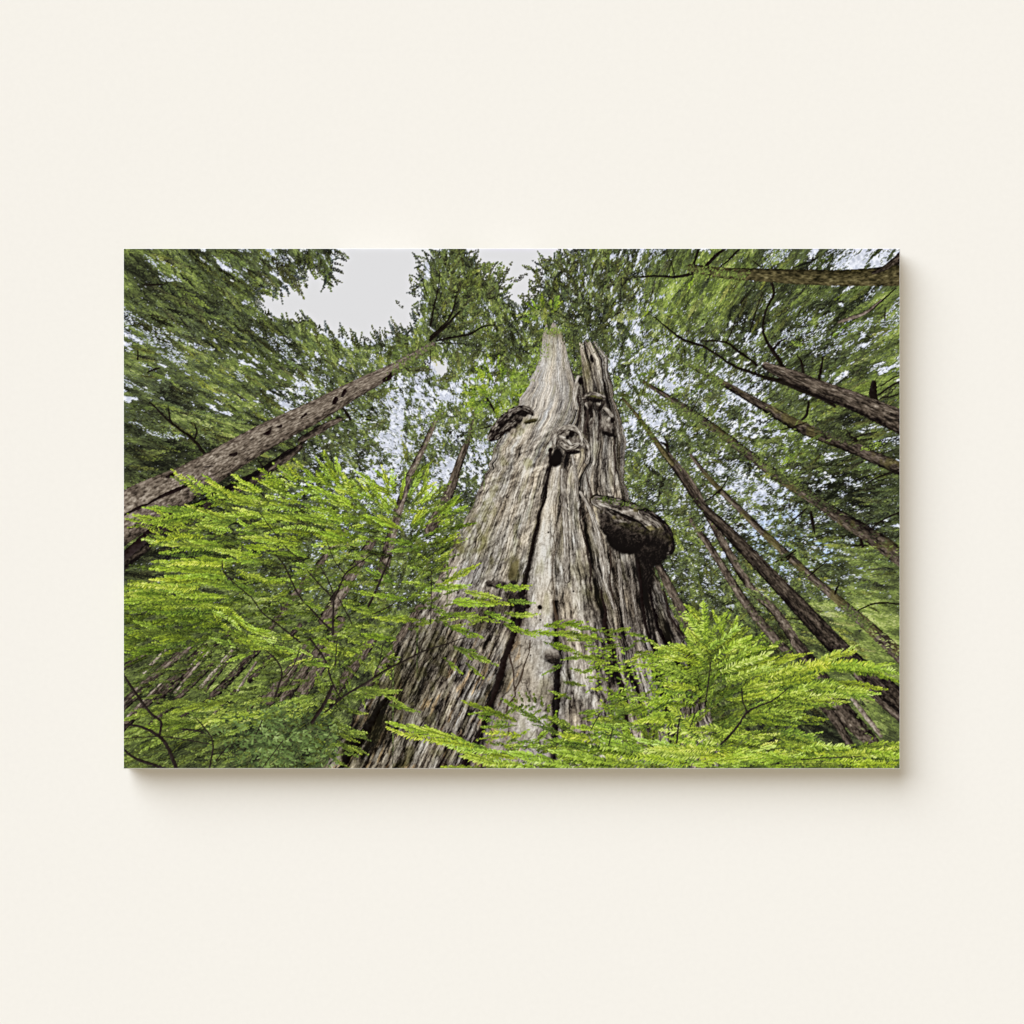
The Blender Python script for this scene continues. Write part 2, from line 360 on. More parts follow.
def cedar():
    curves = [EDGE_L, CREV_1, CREV_2, CREV_3, CREV_4, CREV_5, EDGE_R]
    y = YY[:, 0]; ragged = lambda k, a, f: a * (fbm(y / f, y * 0 + k * 7.7, 40 + k, 3) - .5) * 2
    B = [np.interp(y, YS, c) + ragged(k, 1.1 if 0 < k < 6 else 2.6, 7.) + ragged(k + 9, 1.5 if 2 < k < 6 else 2.2, 34.) for k, c in enumerate(curves)]
    x0 = int((300 - PX0) * S); x1 = int((735 - PX0) * S)
    X = XX[:, x0:x1]; Y = YY[:, x0:x1]
    U = np.zeros_like(X); V = np.full(X.shape, -1, np.int8); D = np.full(X.shape, 99., np.float32); F = np.zeros_like(X)
    for k in range(6):
        a = B[k][:, None]; b = B[k + 1][:, None]; w = np.maximum(b - a, .5)
        m = (X >= a) & (X < b)
        f = (X - a) / w
        V[m] = k; F[m] = f[m]; D[m] = np.minimum(X - a, b - X)[m]
        U[m] = (k * 60 + f * np.array([130, 26, 34, 26, 26, 42])[k])[m]
    inside = V >= 0
    # spires separated by a window of leaves, and the ragged tops
    lt = 322 + 18 * fbm(X / 3., X * 0, 3, 2) * (np.abs(X - 553) / 6) ; inside &= ~((Y < lt) & (X < 571))
    inside &= ~((Y < 342 - (X - 580) * .2 + 10 * (fbm(X / 3., X * 0, 5, 2) - .5)) & (X >= 571))
    gap_l = np.interp(Y, [330, 345, 360, 375, 386], [562, 565, 568, 573, 578]); gap_r = np.interp(Y, [330, 345, 360, 375, 386], [577, 579, 581, 582, 580])
    inside &= ~((X > gap_l) & (X < gap_r) & (Y < 386))
    th = np.interp(Y, [330, 450, 768], [.5, .8, 1.])
    lobe = (V == 0)
    # fibres follow the trunk
    fib = fbm(U / 1.7, Y / 15, 2, 4); fine = fbm(U / .8, Y / 4, 8, 3); coarse = fbm(U / 9, Y / 60, 14, 3); spk = fbm(X / 1.3, Y / 1.6, 20, 2)
    # left lobe: shaggy bark whose flakes run up to the right
    rx = (X * .80 - Y * .60); ry = (X * .60 + Y * .80)
    flake = fbm(rx / 8., ry / 1.6, 26, 4); flake2 = fbm(rx / 14 + flake, ry / 4, 31, 3)
    sx = X + .45 * (Y - 640); strip = fbm(sx / 2.6 , (Y - .2 * X) / 20, 35, 4)
    upper = sstep(655, 560, Y) * sstep(395, 450, Y)
    tone = .49 + (fib - .5) * 1.15 + (fine - .5) * .5 + (coarse - .5) * .55
    tl_up = .56 + (flake - .5) * .38 + (flake2 - .5) * .35 + (fib - .5) * .85 + (strip - .5) * .3 + (spk - .5) * .25 + .16 * sstep(.5, .68, coarse) + .42 * (fbm((X - .3 * Y) / 16, (Y + .3 * X) / 2.4, 28, 3) - .5) * sstep(560, 470, Y) - .22 * sstep(.60, .74, fbm(U / 1.8, Y / 7., 37, 3))
    tl_lo = .45 + (strip - .5) * 1.15 - .3 * sstep(.58, .72, fbm(sx / 1.8, Y / 7., 39, 3)) + (fine - .5) * .35 + (coarse - .5) * .5 + (spk - .5) * .2
    tleft = tl_up * upper + tl_lo * (1 - upper) * (Y > 520) + (.60 + (fib - .5) * .7 + (fine - .5) * .4) * (1 - upper) * (Y <= 520)
    tone = np.where(lobe, tleft, tone)
    # strip-wise tone
    addk = np.array([0, .16, .03, -.02, -.06, -.12])[np.clip(V, 0, 5)]
    tone = tone + np.where(inside, addk, 0)
    tone = np.where((V == 1) & (Y > 470), .72 + (fib - .5) * .45 + (fine - .5) * .3 + (spk - .5) * .12 - .1 * sstep(640, 560, Y) * (F < .25) - .14 * sstep(615, 680, Y), tone)
    # roundness of every strip, deep cracks between them
    wcr = np.interp(Y, [330, 440, 560, 700, 768], [.7, 1.2, 2.3, 3.4, 4.])
    tone -= .30 * (1 - np.clip(F * 4, 0, 1)) * (V > 0) + .10 * (1 - np.clip((1 - F) * 3, 0, 1)) * (V < 5)
    cr = np.exp(-(D / wcr) ** 2); cr = np.where((V == 0) & (F < .5), cr * .35, cr); cr = np.where((V == 5) & (F > .5), cr * .5, cr)
    cstr = .35 + .9 * fbm(Y / 26, U * 0 + V * 3.3, 44, 2)
    soft = np.where((((V == 1) & (F > .5)) | ((V == 2) & (F < .5))) & (Y < 600), .25, 1)
    tone -= cr * cstr * .8 * soft * np.array([.5, 1, .7, .45, .3, .45])[np.clip(V, 0, 5)]
    tone = .5 + (tone - .5) * 1.12 + .085 + .03 * (V > 2)
    # short dark splits inside the strips
    rid = 1 - np.abs(fbm(U / 5.5 + 20, Y / 48, 50, 3) - .5) * 2; tone -= sstep(.95, .99, rid) * .3
    rid2 = 1 - np.abs(fbm(U / 3.0 + 60, Y / 30, 53, 3) - .5) * 2; tone -= sstep(.92, .985, rid2) * .22 * (~lobe | (Y > 600))
    grain = fbm(X / .7, Y / 1.1, 27, 2); chk = 1 - np.abs(fbm(U / 5., Y / 3.2, 29, 3) - .5) * 2
    tone += (grain - .5) * .34 - sstep(.93, .99, chk) * .16
    # named light and dark places (x, y, rx, ry, gain)
    for (bx, by, ax, ay, g) in [(547, 395, 7, 40, .22), (552, 355, 12, 20, .16), (594, 415, 16, 26, -.14), (525, 470, 6, 40, .10), (430, 690, 26, 50, -.14), (385, 730, 26, 34, -.22), (490, 620, 20, 12, -.14), (520, 430, 12, 14, -.06), (505, 480, 18, 24, .0), (512, 500, 16, 14, .12), (545, 560, 9, 60, .16), (536, 610, 8, 20, .1),
        (596, 372, 7, 22, .12), (594, 352, 8, 10, .08), (603, 400, 9, 12, -.10), (590, 405, 6, 20, -.26), (577, 392, 4, 16, -.26), (612, 425, 8, 18, -.12), (565, 445, 10, 8, -.22), (604, 430, 6, 8, -.1), (580, 432, 8, 24, -.14),
        (572, 540, 10, 40, .10), (590, 520, 7, 26, -.04), (630, 600, 16, 40, -.04), (646, 586, 6, 20, -.5), (655, 622, 4, 26, -.3), (666, 640, 4, 22, -.35), (676, 620, 7, 26, .06), (620, 570, 12, 14, -.02), (640, 572, 18, 8, -.45),
        (520, 590, 10, 26, -.16), (518, 612, 9, 24, -.42), (490, 610, 16, 14, -.20), (440, 665, 26, 16, -.16), (400, 690, 18, 30, -.18), (560, 730, 14, 40, .06), (535, 730, 18, 30, .20), (540, 670, 14, 14, .1), (480, 740, 16, 30, .02), (455, 720, 20, 20, .10), (478, 700, 10, 26, .08),
        (600, 640, 5, 40, -.3), (612, 690, 5, 40, -.3), (560, 690, 8, 22, .06), (360, 740, 16, 20, -.5), (376, 714, 9, 18, -.4), (672, 640, 12, 20, -.2), (685, 680, 16, 24, -.4), (575, 655, 10, 30, .08), (590, 700, 12, 30, .04), (640, 655, 14, 22, .06), (700, 700, 20, 40, -.2), (470, 545, 14, 14, .0), (500, 575, 14, 8, .08)]:
        tone += g * np.exp(-(((X - bx) / ax) ** 2 + ((Y - by) / ay) ** 2))
    # far side of the left edge in its own shade
    tone -= .16 * (1 - np.clip((X - B[0][:, None]) / 9, 0, 1)) * (Y > 400)
    c = ramp('bark', np.clip(tone, 0, 1))
    # grey above, warmer brown and rust below, greenish wash, dark moss
    warm = (fbm(U / 10 + 5, Y / 30, 56, 3) - .45)[..., None]; c = c * (1 + warm * np.array((.12, .02, -.15)))
    rust = (sstep(.60, .75, fbm(sx / 4, Y / 16, 58, 3)) * sstep(600, 680, Y) * (X < 520))[..., None]; c = c * (1 + rust * np.array((.14, .02, -.16)))
    pale = (np.exp(-(((X - 545) / 26) ** 2 + ((Y - 395) / 70) ** 2)))[..., None]; c = c + pale * np.array((4, 6, 12))
    moss = sstep(.60, .74, fbm(X / 12, Y / 16, 60, 4) + .10 * np.exp(-((Y - 680) / 70) ** 2) - .02) * .55 * lobe * (Y > 420) + sstep(.62, .76, fbm(U / 8, Y / 30, 61, 3)) * .3
    for (bx, by, ax, ay, g) in [(555, 333, 14, 5, .9), (549, 350, 5, 10, .6), (513, 568, 5, 16, 1.1), (480, 548, 4, 12, .5), (460, 545, 9, 5, .5), (488, 530, 5, 16, .5), (588, 592, 8, 8, .7), (599, 600, 4, 8, .6), (586, 372, 4, 12, .8), (528, 421, 9, 3, .6), (598, 394, 8, 3, .7), (509, 600, 4, 8, .8), (630, 705, 6, 10, .6), (604, 598, 4, 6, .5), (470, 500, 4, 24, .5), (430, 640, 22, 18, .25), (400, 700, 30, 50, .5), (350, 750, 24, 24, .5), (440, 650, 16, 12, .3)]:
        moss += g * np.exp(-(((X - bx) / ax) ** 2 + ((Y - by) / ay) ** 2)) * np.clip(.4 + fbm(X / 3, Y / 3, 62, 2), 0, 1)
    moss = np.clip(moss, 0, 1)[..., None]
    mc = ramp('mossy', np.clip(tone * .8 + .12, 0, 1)) * np.array((.98, 1.02, .8))
    c = c * (1 - moss * .8) + mc * moss * .8
    g_ = c.mean(-1, keepdims=True); c = (g_ + (c - g_) * .8) * np.array((1.01, 1.0, .975))
    IMG[:, x0:x1][inside] = np.clip(c, 0, 255)[inside]

def blob(cx, cy, rx, ry, rot, fn, rough=.22, fr=4., seed=70, soft=.28):
    R = max(rx, ry) * 1.5
    xa = max(0, int((cx - R - PX0) * S)); xb = min(GW, int((cx + R - PX0) * S)); ya = max(0, int((cy - R - PY0) * S)); yb = min(GH, int((cy + R - PY0) * S))
    X = XX[ya:yb, xa:xb]; Y = YY[ya:yb, xa:xb]; c, s = math.cos(rot), math.sin(rot)
    u = ((X - cx) * c + (Y - cy) * s) / rx; v = (-(X - cx) * s + (Y - cy) * c) / ry
    r = np.hypot(u, v) + (fbm(X / fr, Y / fr, seed, 3) - .5) * 2 * rough
    m = r < 1; al = np.clip((1 - r[m]) / soft, 0, 1)[:, None]
    T_ = IMG[ya:yb, xa:xb]; T_[m] = T_[m] * (1 - al) + fn(u[m], v[m], X[m], Y[m]) * al
def burl_fn(ru='bark', base=.2, up=.25, tex=.9, seed=75, fx=2.2, fy=2.2, moss=0.):
    def f(u, v, X, Y):
        wx_ = X + 14 * fbm(X / 11, Y / 11, seed + 5, 2); wy_ = Y + 14 * fbm(X / 11 + 9, Y / 11, seed + 6, 2)
        n = .05 + .60 * fbm(wx_ / (fx * .9), wy_ / (fy * 2.2), seed, 4) + .40 * fbm(X / fx, Y / fy, seed + 2, 3); n2 = fbm(X / .9, Y / .9, seed + 4, 2)
        t = base - v * up + (n - .5) * tex + (n2 - .5) * .3
        c = ramp(ru, np.clip(t, 0, 1))
        if moss:
            mm = (sstep(-.25, -.75, v) * moss * sstep(.35, .6, fbm(X / 4, Y / 3, seed + 9, 3) + .1))[:, None]
            c = c * (1 - mm) + ramp('mossy', np.clip(t + .25, 0, 1)) * np.array((.95, 1.05, .7)) * mm
        return c
    return f
def burls():
    # great burl on the right: a rugged shelf fused to the trunk, dark hanging lumps below, moss on top
    sf = bark_fn(.40, 1.0, 'bark', -1, .55, 1.6, 5., 52, .25, w=20)
    for pts in [[(596, 500, 12), (612, 506, 19), (630, 513, 22), (648, 522, 22), (662, 534, 20), (667, 548, 15)], [(606, 512, 10), (624, 521, 13), (640, 530, 13), (652, 544, 12)], [(640, 512, 8), (657, 524, 10), (667, 540, 9)]]:
        tube(curve(pts, 5), sf); sf = bark_fn(.26, .95, 'bark', -1, .5, 1.4, 4., 53 + len(pts), .2, w=16)
    blob(606, 524, 8, 18, -.35, burl_fn(base=.02, up=.25), .3)
    blob(630, 537, 27, 16, .35, burl_fn(base=-.04, up=.22, tex=.75, fx=3.0, fy=1.4, moss=.35), .20, 6., 70, .10)
    blob(655, 546, 15, 19, .35, burl_fn(base=-.06, up=.22, tex=.7, fx=1.5, fy=3.0, moss=.2), .20, 6., 71, .10)
    blob(650, 556, 16, 12, 0, burl_fn(base=-.04, up=.12, tex=.4), .2)
    blob(622, 544, 20, 10, .3, burl_fn(base=-.08, up=.1, tex=.4), .25)
    blob(648, 576, 6, 18, -.14, burl_fn(base=-.02, up=.0, tex=.5, fx=1.5, fy=8), .3)
    blob(513, 600, 6, 10, 0, burl_fn(base=.02, up=.1, tex=.5), .35)
    # burl low on the left spire
    blob(508, 424, 19, 9, -.75, burl_fn(base=.12, up=.2, tex=.6), .3)
    blob(522, 411, 11, 6, .1, burl_fn(base=.02, up=.2, tex=.55), .3)
    blob(493, 434, 5, 8, .3, burl_fn(base=.02, up=.1, tex=.4), .3)
    blob(531, 421, 8, 2.5, -.15, burl_fn(ru='mossy', base=.2, up=.3), .4)
    # knot and hole at the head of the main cleft
    blob(556, 458, 7, 11, .35, burl_fn(base=-.12, up=-.05, tex=.3), .25)
    blob(564, 437, 15, 12, .1, burl_fn(base=.38, up=.18, tex=1.0, fx=1.8, fy=2.4), .28)
    blob(571, 434, 3.6, 5, .3, burl_fn(base=-.05, up=.1, tex=.4), .3)
    blob(580, 442, 7, 9, .3, burl_fn(base=.36, up=.2, tex=.8, moss=.5), .3)
    blob(572, 452, 9, 2.4, -.1, burl_fn(base=-.05, up=.1, tex=.4), .35)
    for pts, bs_ in [([(554, 446, 5), (556, 436, 6), (563, 429, 7), (573, 428, 6), (580, 435, 5), (581, 444, 4)], .58), ([(561, 444, 6), (568, 448, 7), (577, 445, 5)], .50), ([(560, 437, 4), (566, 440, 5), (570, 444, 3)], .66), ([(584, 440, 4), (588, 450, 5), (586, 462, 4)], .5),
        ([(490, 438, 7), (496, 428, 9), (505, 418, 9), (516, 410, 8), (527, 409, 7), (532, 414, 4)], .20), ([(497, 438, 5), (507, 427, 6), (520, 419, 5)], .16), ([(582, 398, 4), (592, 394, 5), (603, 397, 4)], .42), ([(586, 404, 4), (592, 414, 5), (590, 426, 4)], .46), ([(597, 404, 4), (605, 409, 5), (611, 416, 4)], .5)]:
        tube(curve(pts, 5), bark_fn(bs_, .9, 'bark', 1, .45, 1.1, 3.4, int(pts[0][0]) % 37, w=8))
    blob(567, 437, 2.2, 2.6, .3, burl_fn(base=-.05, up=.1, tex=.4), .3)
    blob(606, 425, 8, 9, .2, burl_fn(base=.42, up=.2, tex=1.0, fx=1.8), .3)
    blob(608, 434, 9, 2.4, .3, burl_fn(base=-.05, up=.1, tex=.4), .4)
    blob(612, 420, 2.5, 4, .3, burl_fn(base=-.05, up=.1, tex=.4), .3)
    blob(594, 399, 9, 3.5, .2, burl_fn(base=.0, up=.3, tex=.7, moss=.9), .35)
    blob(590, 410, 3, 9, -.2, burl_fn(base=.0, up=.1, tex=.6), .35)
    blob(601, 406, 2.2, 7, .6, burl_fn(base=.0, up=.1, tex=.6), .35)
    blob(580, 381, 3, 4, 0, burl_fn(base=-.1, up=.1, tex=.3), .3)
    blob(591, 358, 2, 5, -.2, burl_fn(base=.0, up=.1, tex=.4), .3)
    # lens shaped dark notch at the foot of the left lobe
    blob(498, 584, 14, 4.5, .1, burl_fn(base=.16, up=.1, tex=.7), .35)
    blob(521, 606, 6, 14, .1, burl_fn(base=-.02, up=.1, tex=.5), .35)
    blob(513, 570, 4.5, 13, .35, burl_fn(ru='mossy', base=.55, up=.2, tex=.7), .3)
    blob(513, 582, 4, 3, 0, burl_fn(base=.02, up=.1, tex=.4), .3)
    blob(551, 655, 9, 8, 0, burl_fn(base=.34, up=.5, tex=.6), .3)
    blob(552, 661, 7, 3, 0, burl_fn(base=.02, up=.1, tex=.4), .3)
    for x, y, r in [(527.5, 606, 2.7), (539.5, 607, 2.9), (540, 619.5, 1.1), (548, 532, 1.1), (573, 591, 1.2), (551, 643, .9), (530, 655, .9), (534, 388, .8)]:
        blob(x, y, r, r * .95, 0, lambda u, v, X, Y: np.tile(np.array([[24, 18, 15]], np.float32), (len(u), 1)), .18, 2.)

def cedar_lines():
    """the long clefts and twisting ridges"""
    for pts, c in [([(553, 450, 4), (549, 470, 2.2), (544, 497, 2.2), (538, 520, 2.6), (532, 545, 3.0), (528, 570, 2.6), (522, 592, 4)], (24, 19, 17)),
        ([(520, 600, 5), (517, 622, 5), (510, 642, 6), (503, 665, 6), (495, 690, 5), (485, 715, 3.6), (478, 735, 2.4), (462, 767, 4)], (26, 19, 17)),
        ([(556, 500, .7), (554, 530, .7), (554, 560, .8), (553, 598, 1.2), (556, 618, 4), (556, 630, 1)], (70, 58, 46)),
        ([(556, 655, 3), (557, 680, 5.5), (556, 705, 5.5), (555, 725, 4.5), (554, 752, 3.5)], (20, 16, 15)),
        ([(578, 508, 2.2), (581, 525, 1.4), (586, 548, 1.8), (590, 570, 2.4), (592, 590, 1.4)], (40, 32, 28)),
        ([(600, 590, 2), (604, 608, 3.0), (603, 625, 4.5), (608, 640, 4), (613, 652, 2.6), (620, 680, 2), (624, 700, 5), (625, 722, 4)], (28, 20, 18)),
        ([(608, 548, 1.4), (610, 575, 1.6), (612, 600, 1.6)], (48, 38, 32)),
        ([(637, 560, 5), (640, 590, 3), (644, 612, 3), (650, 640, 3), (660, 668, 3)], (22, 16, 15)),
        ([(647, 575, 6), (651, 600, 3), (657, 625, 4), (666, 645, 4), (680, 668, 5)], (14, 10, 10)),
        ([(662, 590, 2), (668, 612, 2), (682, 635, 2)], (36, 28, 25)),
        ([(392, 692, 3), (380, 706, 5), (368, 726, 8), (352, 750, 9), (340, 768, 5)], (16, 13, 10)),
        ([(510, 655, 2), (515, 690, 1.6), (506, 712, 2.2)], (60, 48, 40)), ([(530, 640, 1), (522, 670, 1.6), (514, 690, 2)], (66, 54, 44)),
        ([(575, 392, 2), (579, 405, 2.4), (578, 420, 1.6)], (40, 33, 30)), ([(583, 395, 2), (588, 408, 3), (585, 430, 2), (586, 455, 2)], (50, 42, 38)), ([(590, 398, 1.2), (600, 412, 1.6), (598, 440, 1.4)], (50, 42, 38)),
        ([(585, 470, 1.2), (590, 500, 1.8), (582, 520, 1)], (60, 50, 44)), ([(612, 440, 1.4), (616, 470, 1.4), (612, 500, 1)], (56, 47, 42))]:
        p = curve(pts, 10); p[:, 0] += np.interp(np.arange(len(p)), np.arange(0, len(p) + 4, 4), rng.normal(0, .9, len(np.arange(0, len(p) + 4, 4)))); p[:, 2] *= rng.uniform(.7, 1.25, len(p))
        tube(p, dark_fn(c, 8))
    for pts, b in [([(580, 492, 3), (590, 510, 5), (598, 535, 6), (603, 560, 6), (606, 585, 5), (614, 608, 3)], .62), ([(578, 378, 5), (574, 395, 5), (576, 408, 3)], .72), ([(562, 470, 5), (565, 520, 6), (567, 580, 6)], .6),
        ([(572, 455, 3), (576, 480, 4), (577, 500, 3)], .60), ([(618, 560, 4), (622, 600, 5), (628, 640, 5)], .46), ([(630, 565, 3), (634, 600, 4), (640, 640, 4)], .42), ([(656, 632, 3), (664, 655, 4), (672, 690, 3)], .5)]:
        p = curve(pts, 6)
        tube(p, bark_fn(b, .9, 'bark', -1, .3, 1.2, 9, int(pts[0][0]) % 30))

# ---- other trunks and branches ----------------------------------------------
def far_trunks():
    tb = lambda pts, **k: tube(pts, bark_fn(w=pts[0][2], **k))
    tb([(408, 478, 7), (422, 450, 6), (432, 428, 5), (440, 410, 3.5)], base=.52, seed=4, lightside=-1)
    tb([(430, 530, 12), (450, 490, 10), (460, 460, 7.5), (468, 440, 5), (473, 420, 3)], base=.42, seed=6, lightside=1)
    tb([(380, 580, 12), (395, 520, 9), (408, 478, 7)], base=.5, seed=8)
    for p, b in [([(262, 640, 6), (285, 606, 7), (322, 560, 6), (345, 530, 5)], .45), ([(325, 620, 14), (345, 585, 12), (372, 540, 9)], .5), ([(300, 690, 16), (318, 655, 14), (340, 620, 10)], .48)]:
        tb(p, base=b, seed=int(p[0][0]) % 40)
def trunk_fan():
    # fan of trunks low on the left
    for x0, y0, x1, y1, w, b in [(122, 706, 178, 655, 10, .34), (122, 728, 205, 645, 8, .30), (135, 690, 190, 648, 5, .5), (158, 700, 232, 630, 7, .26), (150, 726, 214, 662, 6, .30), (175, 692, 208, 652, 3, .75), (188, 668, 202, 652, 2, .85),
        (200, 688, 232, 650, 4, .70), (206, 690, 238, 648, 3, .3), (214, 695, 262, 645, 9, .27), (222, 664, 240, 646, 3, .45), (182, 716, 222, 690, 3, .3), (144, 672, 165, 650, 3.4, .8), (128, 716, 164, 680, 2.4, .66),
        (238, 690, 256, 662, 3, .74), (250, 680, 300, 625, 6, .3), (262, 700, 288, 670, 6, .42), (270, 700, 312, 640, 11, .46), (284, 700, 325, 640, 10, .40), (205, 724, 235, 690, 4, .3), (240, 720, 262, 694, 4, .3), (122, 668, 150, 652, 6, .3), (300, 700, 330, 655, 8, .44),(330, 700, 372, 640, 12, .42), (372, 690, 420, 610, 16, .45)]:
        tube([(x0, y0, w), (x1, y1, w * .8)], bark_fn(b, .5, 'brown', 1, .3, 1.2, 8, int(x0 + y0) % 50, w=w))
def right_trunks_back():
    T = lambda pts, **k: tube(curve(pts, 4), bark_fn(w=pts[-1][2], **k))
    T([(640, 380, 3), (672, 400, 6), (705, 422, 8), (745, 452, 9), (780, 478, 10), (815, 500, 11), (838, 516, 13), (870, 536, 16), (902, 558, 18)], base=.33, seed=5, moss=.34, lightside=-1)
    T([(690, 366, 4), (722, 383, 6), (762, 406, 9), (800, 427, 12), (850, 447, 12), (902, 470, 13)], base=.30, seed=9, moss=.36, lightside=1)
    T([(690, 455, 3), (712, 482, 5), (738, 508, 6), (762, 532, 7), (788, 556, 8), (812, 578, 8), (840, 602, 9), (872, 630, 12), (904, 660, 14)], base=.42, seed=12, moss=.36, lightside=-1)
    T([(668, 455, 5), (690, 482, 6), (708, 516, 7), (730, 556, 8), (752, 590, 8), (775, 612, 9), (795, 642, 10)], base=.42, seed=15, lightside=1)
    T([(795, 642, 10), (815, 668, 12), (835, 700, 16), (852, 722, 17), (872, 742, 13)], base=.34, seed=17, lightside=-1)
    T([(690, 520, 4), (710, 548, 7), (735, 588, 8), (752, 612, 9), (772, 636, 9), (790, 655, 8)], base=.45, seed=19, lightside=-1)
    T([(655, 560, 7), (668, 585, 9), (682, 612, 10), (694, 640, 10)], base=.42, seed=23, lightside=-1)
    tube([(810, 690, 10), (835, 720, 9), (850, 745, 7)], bark_fn(.32, .5, 'brown', seed=25, w=10))
    tube([(845, 690, 3), (862, 712, 5), (880, 735, 4)], bark_fn(.72, .4, 'brown', seed=27, w=4))
def right_trunks_front():
    T = lambda pts, **k: tube(curve(pts, 4), bark_fn(w=pts[-1][2], **k))
    T([(622, 398, 2), (640, 420, 4), (660, 448, 6), (680, 476, 6), (700, 504, 8), (722, 526, 11), (748, 553, 13), (768, 574, 14), (790, 597, 16), (815, 624, 18), (840, 650, 19), (868, 676, 21), (905, 706, 24)], base=.25, seed=29, lightside=1, amp=.5, edge=.2)
    T([(622, 398, 2), (640, 420, 4), (660, 448, 5), (672, 464, 4)], base=.5, ru='mossy', seed=30)
    T([(845, 662, 3), (862, 684, 5), (880, 702, 6), (904, 722, 7)], base=.45, seed=31, lightside=1)
    T([(765, 366, 8), (792, 377, 14), (822, 390, 17), (850, 400, 19), (875, 411, 21), (905, 424, 25)], base=.34, seed=33, amp=.7, lightside=1)
    # mossy log like trunk across the top right
    T([(690, 268, 8), (720, 273, 11), (760, 275, 13), (800, 277, 15), (840, 278, 16), (870, 277, 18), (905, 275, 22)], base=.42, ru='mossy', seed=36, amp=.75, lightside=-1, edge=.25, du=2., dv=4.)
    T([(872, 273, 3), (882, 269, 5), (892, 262, 6), (904, 252, 7)], base=.14, seed=38)
    T([(838, 322, 2.5), (850, 318, 4), (864, 313, 3), (880, 300, 1.5)], base=.52, seed=39)
def left_trunk():
    tube([(300, 440, 5), (318, 430, 8), (340, 419, 5)], bark_fn(.38, .5, 'brown', seed=43, w=8))
    tube([(118, 566, 16), (160, 530, 16), (200, 508, 14), (236, 486, 10), (262, 472, 8), (290, 452, 7)], bark_fn(.10, .35, 'brown', seed=41, w=14))
    tube([(232, 492, 8), (258, 478, 8), (285, 458, 8), (300, 447, 6)], bark_fn(.22, .5, 'brown', seed=44, w=8))
    p = curve([(112, 524, 50), (150, 502, 44), (190, 481, 35), (230, 457, 30), (270, 434, 26), (318, 410, 22), (350, 392, 18), (375, 379, 15), (392, 370, 12), (412, 357, 9), (432, 345, 6)], 5)
    tube(p, bark_fn(.60, .5, 'brown', 1, .18, 1.3, 5., 47, w=30))
    # scars, stubs and the long fold low on the trunk
    for pts in [[(146, 505, 1.5), (160, 497, 3), (176, 490, 4), (190, 484, 3), (196, 480, 1)], [(124, 515, 2), (140, 507, 3), (150, 503, 1)], [(230, 455, 2), (235, 454, 4), (237, 452, 1)], [(264, 434, 2), (268, 433, 4), (271, 429, 1)], [(278, 427, 2), (281, 426, 3)], [(301, 418, 1.6), (306, 414, 2.4)], [(167, 477, 3), (174, 474, 4)], [(205, 467, 1.4), (213, 466, 1.2)],
        [(334, 403, 4), (336, 399, 5)], [(342, 396, 3), (345, 391, 4)], [(384, 380, 4), (389, 377, 5), (392, 372, 2)]]:
        tube(curve(pts, 4) if len(pts) > 2 else pts, dark_fn((26, 18, 17), 8))
    tube([(120, 561, 6), (135, 547, 9), (155, 528, 8), (175, 512, 5)], dark_fn((34, 26, 25), 14))
